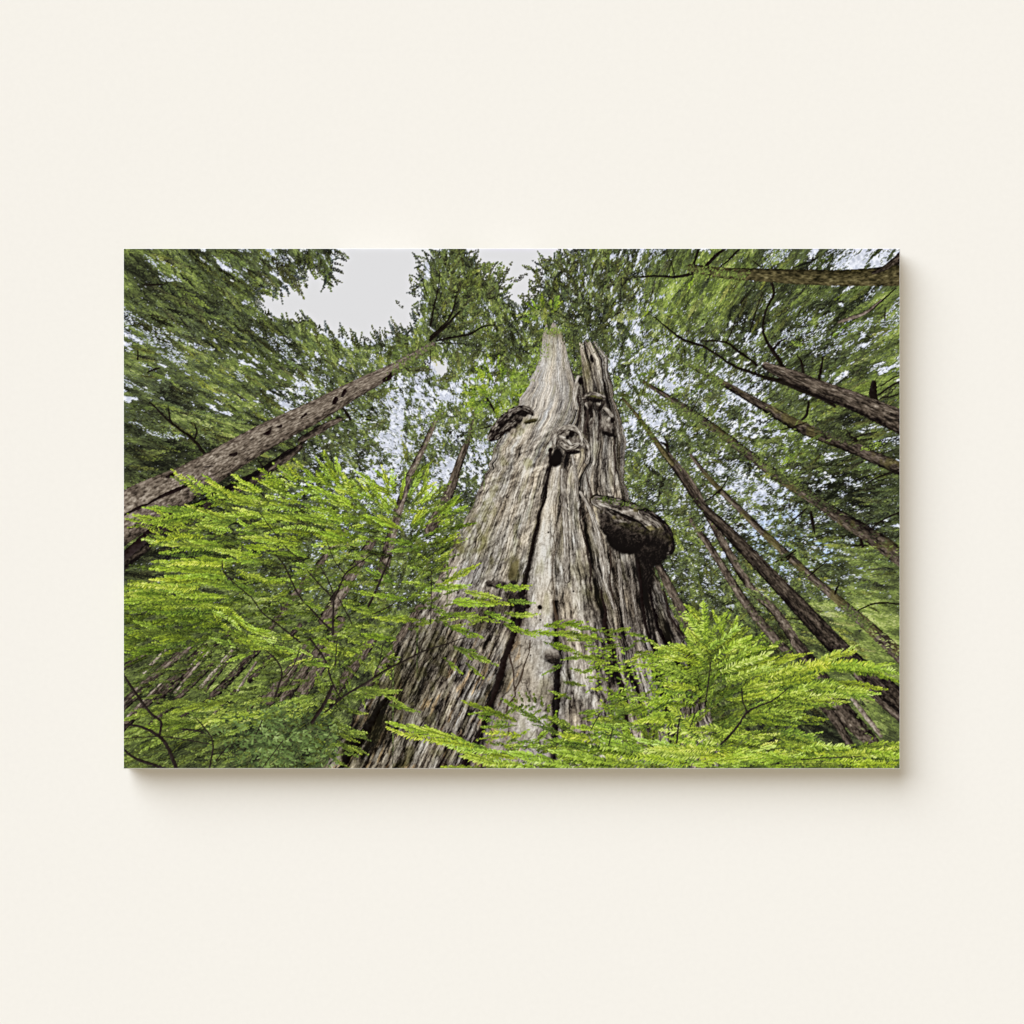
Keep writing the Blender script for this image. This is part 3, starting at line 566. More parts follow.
def twigs_far():
    for pts in [[(150, 402, 1.5), (165, 417, 2.5), (178, 428, 2.5), (192, 438, 3), (202, 450, 3.5), (209, 458, 3)], [(168, 405, 1), (170, 418, 2), (172, 424, 3)], [(195, 425, 1.2), (197, 432, 2), (194, 440, 2)], [(143, 285, 1), (155, 285, 1.8), (166, 284, 1)], [(148, 372, 1.6), (155, 369, 2), (160, 368, 1)], [(138, 350, 1), (138, 360, 1.8)], [(341, 405, 2), (347, 414, 3), (351, 420, 2)], [(258, 460, 1.2), (266, 472, 2), (275, 488, 1.5)], [(248, 478, 1.4), (258, 490, 1.8), (268, 500, 1)], [(300, 445, 3), (312, 432, 4), (318, 426, 2)],
        # crown of the left tree
        [(430, 337, 2.5), (444, 325, 2.2), (452, 312, 1.8), (456, 296, 1)], [(430, 340, 2.8), (446, 326, 2.6), (455, 316, 2), (460, 311, 1.2)], [(430, 326, 1.8), (434, 306, 1.5), (438, 288, 1.1), (440, 270, .8)], [(427, 296, .9), (422, 280, .9), (416, 268, .7)], [(436, 341, 1.5), (455, 337, 2.2), (470, 334, 2), (482, 327, 1.6), (494, 325, .8)], [(430, 350, .8), (430, 362, .8), (429, 372, .6)], [(432, 344, 1), (452, 343, 1), (466, 344, .8)], [(420, 352, 2.4), (432, 344, 3)], 
        [(486, 398, 2.6), (492, 407, 2.4), (496, 414, 2)], [(480, 429, 1), (490, 426, 1.6)], [(471, 424, 1), (472, 438, 1.6)],
        # right hand side
        [(622, 278, 1.4), (640, 277, 1.8), (655, 276, 2), (675, 277, 2.6), (690, 274, 3.2), (705, 266, 3.5), (716, 255, 3), (724, 249, 2)], [(666, 253, .8), (671, 264, 1), (674, 276, 1.4)], [(698, 249, 2.2), (694, 262, 2.4), (690, 272, 2)], [(715, 271, 1.2), (726, 262, 1.8), (738, 250, 2)], [(752, 261, 1), (760, 267, 1.4), (762, 264, 1)], [(770, 262, .8), (771, 270, 1)],
        [(654, 317, 1.2), (668, 329, 1.8), (680, 338, 2.4), (692, 343, 2.6), (702, 346, 2.6), (718, 356, 2.2), (735, 367, 2.8), (755, 374, 3), (768, 379, 3)], [(700, 341, 1.2), (724, 342, 2), (737, 351, 2.6), (750, 360, 2.4), (756, 365, 3)],
        [(771, 283, 3), (773, 294, 2.6), (768, 304, 2.2), (763, 318, 2), (763, 334, 2.6), (770, 348, 3.6), (778, 360, 4.4), (786, 374, 5)], [(786, 338, 1.2), (778, 343, 2), (772, 350, 2)], [(762, 292, .8), (757, 306, 1.2), (752, 322, 1.4), (748, 334, 1)], [(734, 322, 1), (730, 334, 1.4), (725, 343, 1.8)], [(744, 297, 1), (740, 303, 1.8)], [(796, 354, 1), (801, 364, 2.4), (803, 378, 3)], [(822, 357, 1.6), (820, 370, 3), (818, 380, 3)], [(899, 262, 4), (890, 268, 3)], [(895, 288, 1), (882, 300, 1.6), (868, 312, 1.4), (852, 320, 1)], [(884, 308, 1), (884, 320, 1.4)],
        [(765, 378, 4), (785, 383, 5), (800, 390, 5), (820, 398, 4), (834, 406, 3)], [(873, 383, 5), (872, 392, 8), (873, 403, 9)], [(878, 395, 2), (890, 386, 2), (902, 380, 2)], [(880, 386, 1.2), (892, 378, 1.4), (900, 375, 1)], [(880, 398, 1.2), (892, 396, 1.4), (902, 392, 1)], [(808, 402, 2), (806, 414, 3), (801, 420, 2)], [(845, 436, 4), (855, 440, 4)], [(851, 438, 1.4), (864, 434, 1.4), (876, 432, 1)], [(846, 430, 1), (850, 438, 2)], [(780, 430, 1), (795, 426, 1.6), (806, 422, 1)], [(870, 448, 1), (882, 444, 1.2)], [(820, 400, 1.5), (832, 392, 1.6), (850, 396, 1)],
        [(660, 442, 1.5), (666, 446, 3), (668, 452, 2)], [(663, 436, 1), (667, 444, 2)], [(655, 410, 1), (648, 400, 1)], [(618, 403, 1), (622, 398, 1.6)], [(718, 493, 1.8), (724, 484, 1.4), (728, 476, .8)], [(700, 504, 1), (712, 496, 1.6), (719, 490, 2)],
        [(775, 562, 1.6), (784, 558, 2.4), (795, 550, 1.4)], [(779, 557, 1), (785, 560, 2.4), (790, 556, 2)], [(810, 512, 3), (812, 524, 3), (814, 533, 1.4)], [(788, 524, 1), (798, 515, 1.6), (806, 508, 1.4)], [(826, 561, .8), (815, 570, 1.4), (808, 576, 1.2)], [(834, 594, 2), (836, 588, 2), (838, 585, .8)], [(870, 528, 1.2), (885, 518, 1.6), (902, 511, 2)], [(860, 540, 3), (862, 546, 3)], [(850, 546, 1.4), (862, 545, 1.8), (868, 546, 1)], [(865, 484, 1), (880, 476, 1.6), (902, 468, 1.6)], [(857, 610, 1.2), (875, 603, 1.8), (902, 604, 1.6)], [(718, 530, 1.6), (724, 529, 1)], [(760, 588, .8), (770, 586, 1)], [(783, 618, .8), (796, 619, 1), (806, 620, .8)],
        [(700, 395, .8), (690, 412, 1), (680, 416, .8)]]:
        twig(pts)
# ---- foreground sprays --------------------------------------------------------
def fan(buf, pts, ang, n, length, light, **k):
    for _ in range(n):
        x, y, r = pts[rng.integers(len(pts))]
        frond(buf, x + rng.normal(0, r), y + rng.normal(0, r * .5), ang + rng.normal(0, .3), length * rng.uniform(.6, 1.2), light + rng.normal(0, .05), **k)

def region_fronds(buf, poly, n, angf, length, light, lightf=None, **k):
    """scatter fronds through a polygon, shaded ones first"""
    P = np.array(poly, float); x0, y0 = P.min(0); x1, y1 = P.max(0); items = []
    while len(items) < n:
        x, y = rng.uniform(x0, x1), rng.uniform(y0, y1); c = False; j = len(P) - 1
        for i in range(len(P)):
            if (P[i, 1] > y) != (P[j, 1] > y) and x < (P[j, 0] - P[i, 0]) * (y - P[i, 1]) / (P[j, 1] - P[i, 1]) + P[i, 0]: c = not c
            j = i
        if c:
            l = light + rng.normal(0, .10) + .30 * (float(fbm(np.array([x / 26.]), np.array([y / 13.]), 33, 2)[0]) - .5) * 2
            if lightf: l += lightf(x, y)
            items.append((l, x, y))
    items.sort(key=lambda t: t[0] + rng.normal(0, .06))
    for l, x, y in items:
        frond(buf, x, y, angf(x, y) + rng.normal(0, .25), length * rng.uniform(.6, 1.25), l, squash=rng.uniform(.3, .6), **k)

def left_bush():
    b = Buf()
    left = lambda x, y: math.atan2((y - 600) * .35 + 6, x - 420) if x < 400 else math.atan2((y - 640) * .5, x - 330)
    # dull layer behind
    region_fronds(b, [(124, 585), (215, 505), (290, 478), (430, 482), (470, 540), (520, 590), (500, 640), (420, 640), (340, 640), (200, 640), (124, 640)], 250, left, 24, .34, scale=1.0, q=.5); b.flush()
    region_fronds(b, [(124, 715), (200, 705), (330, 690), (350, 700), (330, 768), (124, 768)], 170, lambda x, y: math.pi - .25, 26, .40, lambda x, y: -.10 * (x > 300), scale=1.0, q=.85); b.flush()
def left_bush_front():
    b = Buf()
    left = lambda x, y: math.atan2((y - 590) * .3 + 4, x - 430) if x < 400 else math.atan2((y - 640) * .4 - 10, x - 330)
    # upper canopy of the bush
    region_fronds(b, [(190, 502), (232, 492), (300, 478), (330, 476), (372, 484), (415, 476), (440, 500), (452, 535), (440, 560), (330, 545), (260, 545), (200, 550), (160, 545)], 210, left, 24, .60, lambda x, y: .06 * (x < 300), scale=1.0); b.flush()
    region_fronds(b, [(124, 585), (200, 583), (240, 592), (238, 640), (124, 660)], 130, left, 26, .46, lambda x, y: .18 * (y < 600) - .10 * (y > 620), scale=1.0); b.flush()
    region_fronds(b, [(240, 545), (330, 545), (440, 555), (440, 640), (330, 640), (250, 650)], 150, left, 18, .44, scale=.9, q=.3); b.flush()
    region_fronds(b, [(330, 470), (350, 482), (340, 500)], 8, lambda x, y: -1.9, 20, .6, scale=.9); b.flush()
    # the tiers whose tips reach left
    for x, y, a, L, l in [(205, 512, 3.22, 60, .58), (190, 527, 3.35, 62, .66), (240, 518, 3.2, 60, .70), (262, 505, 3.45, 62, .66), (228, 545, 3.15, 66, .62), (236, 560, 3.12, 66, .72), (215, 566, 3.1, 66, .70), (262, 557, 3.3, 56, .76), (212, 578, 3.12, 60, .74), (196, 586, 3.10, 74, .66), (170, 592, 3.1, 52, .60),
        (230, 575, 3.25, 60, .62), (258, 590, 3.3, 70, .58), (262, 578, .05, 30, .72), (205, 600, 3.15, 70, .52), (240, 612, 3.3, 60, .5), (210, 618, 3.25, 60, .44), (196, 634, 3.2, 60, .42), (240, 625, .35, 40, .78), (225, 612, .5, 36, .76), (230, 636, .1, 44, .7), (242, 502, 3.6, 36, .72), (232, 497, 3.8, 36, .72), (228, 520, 3.5, 44, .7), (290, 492, 3.5, 40, .74), (300, 480, 3.7, 30, .74), (320, 484, 3.9, 34, .7),
        (300, 520, 3.3, 50, .70), (290, 540, 3.2, 50, .66), (330, 520, 3.3, 46, .68), (340, 500, 3.6, 36, .70), (390, 492, 4.4, 26, .78), (400, 500, 4.9, 26, .76), (380, 505, 4.0, 34, .7), (420, 495, 5.0, 30, .72), (350, 540, 3.4, 40, .6), (310, 555, 3.2, 40, .56), (405, 530, 3.5, 44, .68), (430, 520, 5.6, 34, .62), (420, 545, 3.3, 44, .6), (440, 510, 5.6, 26, .56)]:
        frond(b, x, y, a, L, l, squash=.34, scale=1.12); 
        frond(b, x, y + 3, a + rng.normal(0, .2), L * .7, l - .06, squash=.4, scale=1.0)
    b.flush()
    for x0, y0, x1, y1, nl, l in [(200, 512, 150, 520, 4, .76), (170, 528, 124, 522, 3.6, .7), (205, 535, 152, 540, 4, .74), (215, 548, 158, 552, 4, .74), (210, 562, 150, 562, 4, .80), (225, 566, 168, 564, 4, .80), (225, 575, 166, 577, 4, .78), (200, 588, 124, 585, 4, .78), (220, 596, 150, 598, 4, .72), (190, 600, 124, 602, 4, .66), (225, 610, 160, 612, 4, .62), (200, 492, 172, 470, 3.6, .74), (215, 500, 184, 476, 3.6, .74), (235, 498, 204, 480, 3.6, .76), (262, 492, 230, 476, 3.6, .76), (285, 484, 262, 470, 3.4, .74), (300, 480, 288, 464, 3.4, .74), (330, 488, 318, 468, 3.4, .74), (350, 490, 342, 472, 3.4, .74), (392, 490, 396, 468, 3.6, .78), (408, 496, 420, 474, 3.6, .76), (376, 494, 366, 476, 3.4, .74),
        (240, 556, 262, 552, 3.6, .82), (238, 560, 240, 548, 3, .8), (236, 570, 268, 580, 3.6, .74), (215, 606, 246, 620, 3.6, .80), (212, 610, 240, 630, 3.6, .78), (300, 510, 262, 508, 3.6, .76), (320, 530, 282, 528, 3.6, .72), (350, 522, 316, 516, 3.6, .74), (440, 515, 466, 506, 3.4, .66), (300, 545, 262, 540, 3.6, .72)]:
        comb(b, x0, y0 + 4, x1, y1 + 5, nl * .8, l - .26); comb(b, x0, y0, x1, y1, nl, l)
    b.flush()
    # layer reaching over the foot of the cedar
    for x, y, a, L, l in [(420, 590, -.1, 50, .66), (431, 572, -.2, 24, .66), (431, 572, 3.4, 22, .64), (431, 584, .1, 34, .68), (431, 586, 3.3, 30, .66), (431, 562, -.5, 16, .68), (431, 562, 3.7, 16, .66), (440, 585, -.5, 44, .66), (400, 585, 3.6, 40, .66), (410, 600, 3.3, 40, .64), (445, 600, .1, 50, .70), (460, 590, .2, 40, .72), (470, 598, .15, 44, .7), (450, 612, .2, 48, .64), (420, 620, 3.2, 46, .6), (440, 622, .35, 44, .6), (400, 640, 3.3, 40, .56), (380, 615, 3.4, 36, .56),
        (430, 610, .2, 30, .6), (480, 610, .35, 34, .62), (492, 585, .1, 34, .66), (500, 590, -.15, 30, .7), (505, 600, .1, 28, .6), (505, 582, .5, 18, .66), (500, 612, .15, 30, .68), (512, 615, -.05, 26, .7), (500, 622, .4, 36, .62), (540, 626, -.1, 46, .60), (550, 632, .1, 44, .58), (560, 622, .2, 36, .56), (520, 630, .1, 44, .60), (540, 640, .3, 40, .5), (450, 645, .4, 50, .52), (440, 655, .7, 30, .5), (462, 660, .7, 26, .55)]:
        frond(b, x, y, a, L, l, squash=.42, scale=1.08)
    b.flush()
    # drier, yellower tufts
    for x, y in [(375, 625), (385, 618), (440, 622), (448, 628), (456, 618), (465, 626), (462, 636)]:
        frond(b, x, y, rng.uniform(-.5, .5), 16, .74, squash=.5, scale=.9, q=.35)
    b.flush()
    # lower drifts
    region_fronds(b, [(135, 705), (190, 695), (330, 692), (340, 705), (230, 735), (124, 745)], 80, lambda x, y: math.pi - .22, 30, .50, lambda x, y: .08 * (y < 715), scale=1.0, q=.55); b.flush()
    region_fronds(b, [(225, 628), (300, 636), (360, 640), (380, 650), (330, 660), (240, 650)], 40, lambda x, y: .15 + math.pi * (rng.random() < .6), 24, .60, scale=.95, q=.15); b.flush()
    region_fronds(b, [(330, 640), (395, 635), (400, 665), (380, 700), (340, 705), (310, 690)], 60, lambda x, y: rng.uniform(0, 6.3), 18, .46, scale=.9, q=.5); b.flush()
    region_fronds(b, [(300, 700), (345, 690), (352, 740), (330, 768), (300, 768)], 40, lambda x, y: .3, 20, .48, scale=.9, q=.5); b.flush()
    for x, y, a, L, l in [(350, 695, -.1, 50, .56), (380, 692, .5, 30, .56), (385, 703, .25, 34, .66), (330, 730, .4, 30, .54), (345, 745, .5, 16, .6), (352, 688, .1, 44, .58), (175, 705, 2.9, 44, .66), (230, 700, 2.95, 60, .62), (270, 712, 3.0, 60, .58), (200, 722, 3.05, 60, .56)]:
        frond(b, x, y, a, L, l, squash=.36, scale=1., q=.3)
    b.flush()
def herbs():
    """bluish leafy shrub low on the left"""
    n = 1700; x = rng.normal(285, 44, n); y = rng.normal(742, 20, n); k = (x < 338) & (x > 200) & (y > 700) & (rng.random(n) < np.clip((x - 190) / 50, 0, 1)); x, y = x[k], y[k]
    t = np.clip(.42 + (fbm(x / 9, y / 5, 80, 3) - .5) * 1.3 + rng.normal(0, .1, len(x)), 0, 1); o = np.argsort(t + rng.normal(0, .12, len(x)))
    dabs(x[o], y[o], rng.normal(.25, .7, len(x))[o], rng.choice([2.4, 3.4, 4.8], len(x))[o], rng.choice([1.2, 1.7], len(x))[o], (ramp('herb', t) * .6 + ramp('canopy', t) * .36)[o])
def right_bush():
    b = Buf()
    ang = lambda x, y: math.atan2((y - 745) * .3 - 12, x - 640)
    region_fronds(b, [(650, 650), (700, 630), (760, 650), (800, 680), (800, 700), (800, 768), (480, 768), (540, 740), (620, 720)], 360, ang, 28, .38, lambda x, y: .05 * (y < 690), scale=1.1, q=.15); b.flush()
def right_bush_front():
    b = Buf()
    ang = lambda x, y: math.atan2((y - 760) * .3 - 14, x - 650)
    region_fronds(b, [(692, 632), (706, 618), (730, 640), (780, 672), (790, 690), (720, 700), (680, 690), (660, 660)], 120, lambda x, y: (3.3 if x < 715 else -.22) + .5 * (y < 640) * (1 if x < 715 else -1), 26, .62, scale=1.15); b.flush()
    region_fronds(b, [(640, 700), (720, 690), (780, 700), (770, 768), (560, 768), (600, 735)], 150, ang, 28, .52, lambda x, y: .1 * (y > 745), scale=1.15, q=.05); b.flush()
    region_fronds(b, [(500, 742), (570, 735), (640, 745), (760, 755), (899, 748), (899, 768), (470, 768)], 170, lambda x, y: rng.choice([-.2, 3.3]), 24, .60, scale=1.15); b.flush()
    for x, y, a, L, l in [
        (700, 650, 3.2, 44, .74), (705, 665, 3.35, 40, .72), (715, 655, 3.9, 40, .76), (725, 640, 4.3, 34, .80), (730, 650, 4.9, 36, .80), (720, 640, 3.7, 34, .76), (690, 672, 3.1, 40, .72), (700, 685, 3.0, 50, .68), (735, 660, .0, 56, .80), (735, 650, -.1, 40, .76), (740, 672, -.12, 50, .78), (750, 665, -.2, 60, .74),
        (776, 676, -.22, 46, .76), (800, 670, -.42, 60, .78), (815, 668, -.06, 76, .76), (772, 690, -.1, 60, .72), (820, 692, .02, 60, .76), (800, 694, -.1, 50, .74), (790, 700, .03, 56, .70), (826, 680, .15, 60, .6), (860, 668, .35, 40, .64), (730, 700, -.2, 50, .66), (745, 715, .2, 50, .60), (700, 720, 3.1, 46, .6), (690, 705, 3.2, 46, .66),
        (680, 715, 3.0, 50, .64), (650, 725, 3.15, 50, .66), (640, 708, 3.2, 40, .64), (668, 700, 3.2, 44, .68), (770, 735, .2, 60, .66), (790, 748, .05, 80, .70), (820, 752, .02, 80, .74), (850, 748, -.1, 60, .76), (880, 755, -.1, 40, .7), (800, 760, 3.2, 80, .70), (740, 757, 3.2, 70, .76), (690, 750, 3.35, 60, .80), (700, 762, -.1, 60, .78), (650, 752, 3.4, 60, .80), (630, 765, 3.3, 60, .74), (670, 745, -.35, 40, .76), (640, 742, 3.5, 40, .7),
        (560, 760, 3.3, 60, .68), (600, 758, 3.3, 50, .72), (520, 765, 3.3, 60, .66), (500, 752, 3.35, 40, .64), (560, 745, .1, 40, .6), (590, 735, 3.2, 36, .66), (610, 730, 3.25, 40, .68), (630, 722, 3.2, 40, .64), (570, 722, 3.3, 30, .60), (575, 700, 3.5, 26, .6)]:
        frond(b, x, y, a, L, l, squash=.36, scale=1.25)
    b.flush()
    for x0, y0, x1, y1, nl, l in [(705, 640, 703, 603, 5, .78), (704, 640, 686, 612, 5, .76), (706, 640, 724, 608, 5, .78), (702, 655, 672, 645, 5, .72), (706, 660, 684, 630, 5, .76), (708, 650, 742, 622, 5, .80), (712, 660, 752, 636, 5, .78), (715, 668, 764, 640, 5, .74), (720, 672, 772, 652, 5.4, .78), (725, 680, 776, 664, 5, .76), (740, 690, 786, 672, 5, .74),
        (768, 678, 822, 662, 6, .78), (800, 672, 854, 652, 6.4, .80), (806, 668, 876, 666, 6.4, .80), (830, 664, 900, 674, 6, .74), (778, 684, 830, 672, 6, .74), (792, 690, 842, 684, 5, .7), (812, 686, 868, 694, 6, .76), (790, 698, 842, 698, 5, .72), (766, 700, 806, 690, 5, .7), (760, 712, 800, 716, 5, .62), (700, 690, 660, 684, 5, .74), (696, 700, 655, 700, 5, .72), (690, 676, 654, 662, 5, .70), (680, 712, 640, 716, 5, .7), (676, 722, 630, 724, 5, .72),
        (720, 742, 660, 730, 6.4, .82), (716, 748, 650, 746, 6.4, .84), (700, 756, 640, 750, 6.4, .84), (690, 764, 610, 758, 6, .80), (650, 768, 580, 760, 6, .76), (640, 752, 585, 744, 6, .76), (612, 762, 550, 752, 6, .72), (572, 768, 520, 760, 6, .72), (536, 768, 480, 762, 6, .7), (700, 735, 668, 704, 6, .74), (740, 736, 700, 726, 5.4, .7), (760, 742, 720, 736, 5, .66), (780, 730, 820, 742, 5, .66), (800, 748, 850, 744, 5.4, .74), (840, 756, 900, 746, 5.6, .76), (820, 764, 880, 762, 5, .74), (870, 752, 902, 758, 5, .74), (850, 768, 902, 764, 5, .7), (780, 760, 835, 757, 5, .7),
        (600, 742, 560, 736, 4.6, .68), (620, 730, 590, 722, 4.6, .68), (575, 728, 548, 716, 4.2, .62), (610, 716, 640, 700, 4.4, .64), (640, 712, 672, 694, 4.6, .7), (606, 700, 632, 688, 4, .62)]:
        comb(b, x0, y0 + 5, x1 + 2, y1 + 6, nl * .8, l - .26); comb(b, x0, y0, x1, y1, nl, l)
    b.flush()
    # spray that points left in front of the cedar foot
    for x, y, a, L, l in [(470, 742, 3.38, 84, .74), (490, 748, 3.3, 60, .68), (475, 750, .2, 40, .66), (460, 740, 3.45, 50, .76), (500, 765, 3.5, 50, .7), (520, 722, 3.5, 60, .5), (505, 712, 3.1, 34, .6), (520, 725, 3.1, 40, .56), (508, 735, 3.0, 30, .6), (500, 770, 3.2, 60, .6), (560, 735, 3.7, 70, .42)]:
        frond(b, x, y, a, L, l, squash=.32, scale=1.2)
    for x0, y0, x1, y1, nl, l in [(474, 746, 388, 728, 5, .80), (500, 752, 440, 744, 5, .76), (520, 764, 462, 756, 5, .74), (508, 722, 476, 716, 4, .6), (520, 734, 484, 730, 4.4, .62)]: comb(b, x0, y0, x1, y1, nl, l, -.03)
    b.flush()
    # bent dark green tip in front of the middle cleft
    for t in np.linspace(0, 1, 9):
        px = 512 + 48 * t; py = 706 - 6 * math.sin(t * 3.0) + 26 * t ** 2.5
        frond(b, px, py, -2.4 + t * 1.2, 10, .42, squash=.7, scale=.9); frond(b, px, py, 2.2 + t * .6, 9, .36, squash=.7, scale=.9)
    b.flush()
    # round leaved twigs against the bark
    n = 230; x = rng.uniform(585, 665, n); y = 640 + (x - 585) * .15 + rng.normal(20, 17, n); t = np.clip(.62 + rng.normal(0, .14, n), 0, 1)
    dabs(x, y, rng.normal(-.1, .5, n), rng.choice([2.4, 3.4, 4.8], n), rng.choice([1.2, 1.7, 1.7], n), ramp('lime', t))
    for _ in range(34):
        x = rng.uniform(560, 660); y = rng.uniform(640, 720); frond(b, x, y, rng.uniform(-.5, .4) + math.pi * (rng.random() < .5), rng.uniform(12, 26), rng.uniform(.44, .66), squash=.4, scale=1., q=.15)
    b.flush()
    for _ in range(26):
        x = rng.uniform(560, 640); y = rng.uniform(628, 660); frond(b, x, y, rng.uniform(-.3, .3), rng.uniform(10, 20), rng.uniform(.4, .55), squash=.35, scale=.9, q=.2)
    b.flush()
def twigs_front():
    for pts in [[(222, 560, 1), (224, 572, 1.4), (238, 586, 1.2), (252, 598, 1.2), (262, 612, 1.4), (275, 622, 1.6), (288, 632, 1.8), (300, 642, 1.8)], [(275, 554, 1), (284, 565, 1.4), (292, 582, 1.7), (300, 597, 1.9), (312, 610, 1.8), (325, 624, 2), (332, 630, 2)], [(258, 510, .8), (268, 524, 1), (284, 545, 1), (300, 560, 1), (312, 576, 1.2), (333, 598, 1.5)],
        [(372, 554, .8), (356, 565, 1.2), (345, 574, 1.6), (339, 588, 1.8), (334, 599, 2), (333, 615, 2.2), (333, 634, 2.2)], [(326, 540, .8), (334, 560, 1), (345, 574, 1.2)], [(320, 566, .8), (328, 580, 1.2), (334, 596, 1.6)], [(338, 597, 1), (345, 610, 1.2), (352, 624, 1.2)], [(390, 555, 1.2), (386, 566, 1.8), (380, 580, 2), (375, 592, 2.2), (368, 606, 2.4)], [(374, 553, .8), (386, 566, 1)], [(372, 614, 1), (386, 608, 1.2), (394, 603, 1)], [(431, 570, .7), (431, 600, .9), (430, 628, .9)],
        [(266, 650, 1), (278, 662, 1.6), (282, 674, 1.8), (279, 684, 1.9), (275, 696, 2)], [(300, 648, 1), (294, 664, 1), (283, 678, 1.2)], [(310, 638, 2), (325, 660, 1.8), (332, 682, 1.6), (341, 699, 1.4)], [(337, 640, 1), (335, 665, 1.2)], [(325, 712, 1.6), (345, 695, 2), (365, 683, 2.2), (385, 670, 2), (405, 660, 1.8), (425, 650, 1.6), (445, 644, 1.3), (465, 637, .8)], [(425, 636, .9), (420, 648, 1.1), (417, 655, 1.2)], [(312, 722, 3.4), (325, 702, 3.6), (332, 686, 3)], [(372, 680, 1), (380, 660, 1), (382, 645, .9)],
        [(122, 672, 2), (134, 690, 2.6), (144, 704, 2.8), (152, 714, 2.6), (161, 721, 2.4), (160, 733, 2.6)], [(122, 724, 2.2), (140, 726, 2.6), (155, 733, 3.2), (165, 742, 3.6), (172, 756, 3.8), (177, 770, 4)], [(122, 747, 2), (134, 757, 2.6), (150, 763, 3.2), (166, 769, 3.4)], [(122, 738, 1), (160, 736, 1), (190, 740, 1.2), (212, 744, 1)], [(196, 718, 1), (205, 728, 1.4), (213, 742, 1.6), (211, 760, 1.8), (209, 770, 1.8)], [(183, 729, 2), (195, 730, 1.8), (206, 733, 1)], [(262, 720, 1.2), (256, 734, 1)], [(262, 768, .8), (283, 740, 1)], [(228, 745, 1), (216, 760, 1.2)],
        [(710, 662, .9), (708, 680, 1.4), (705, 700, 1.4)], [(741, 688, 1.2), (742, 700, 1.4), (746, 711, 1.6)], [(787, 688, 1), (772, 700, 1.4), (757, 706, 1.6), (746, 712, 2), (738, 724, 2.2), (728, 736, 2.4), (720, 744, 1.6)], [(800, 759, 1.2), (830, 757, 1), (860, 756, .8)], [(608, 745, 1.2), (612, 728, 1)], [(695, 712, 1), (688, 730, 1)], [(558, 744, .8), (540, 735, .8)], [(676, 742, 2), (678, 725, 1.6), (680, 715, 1)], [(590, 730, .9), (600, 712, .9)]]:
        twig(pts, (36, 30, 26), 11, .5)

def fuzz(x0, y0, x1, y1, n, light, q, L=2.2, spread=3.0):
    """leaves that break over a trunk"""
    t = rng.random(n); x = x0 + (x1 - x0) * t + rng.normal(0, spread, n); y = y0 + (y1 - y0) * t + rng.normal(0, spread, n)
    tone = np.clip(light + rng.normal(0, .13, n), 0, 1); o = np.argsort(tone + rng.normal(0, .1, n))
    dabs(x[o], y[o], (np.arctan2(y - VY, x - VX) + rng.normal(0, .5, n))[o], np.full(n, L), rng.choice([.8, 1.2], n), leafcol(x, y, tone, np.full(n, q))[o])

def speckle():
    # grey twigs and leaves seen against the light, and pinholes of sky through the closed canopy
    n = 150000; x = rng.uniform(PX0, PX1, n); y = rng.uniform(PY0, 600, n); cov = cover(x, y)
    k = (cov > .22) & (cov < .97) & (rnoise(x, y, 3.0, 2.2, 33, 2) < .50) ; x, y, cov = x[k], y[k], cov[k]
    k = rng.random(len(x)) < .42 * (1 - np.abs(cov - .55)); x, y, cov = x[k], y[k], cov[k]
    t = np.clip(.42 + rng.normal(0, .13, len(x)), 0, 1); r, a = polar(x, y)
    dabs(x, y, np.arctan2(y - VY, x - VX) + rng.normal(0, .35, len(x)), rng.choice([1.6, 2.4, 3.4, 4.8], len(x)), rng.choice([.5, .8], len(x)), ramp('cool', t) * .6 + ramp('canopy', t) * .4)
    n = 200000; x = rng.uniform(PX0, PX1, n); y = rng.uniform(PY0, 600, n); cov = cover(x, y)
    nn = rnoise(x, y, 9, 6, 36, 2) * .6 + rnoise(x, y, 3.0, 2.2, 38, 2) * .4
    k = (nn > .56 + (cov - .6) * .26) & (cov > .22) & (cov < .975) & (rng.random(n) < .46); x, y = x[k], y[k]; m = len(x)
    b = rng.normal(0, 1, (m, 1)) * 16; c = np.clip(np.array([[196, 202, 218]]) + b * 1.5, 120, 250).astype(np.float32)
    dabs(x, y, np.arctan2(y - VY, x - VX) + rng.normal(0, .25, m), rng.choice([1.0, 1.6, 2.4, 3.4], m), rng.choice([.5, .8], m), c)

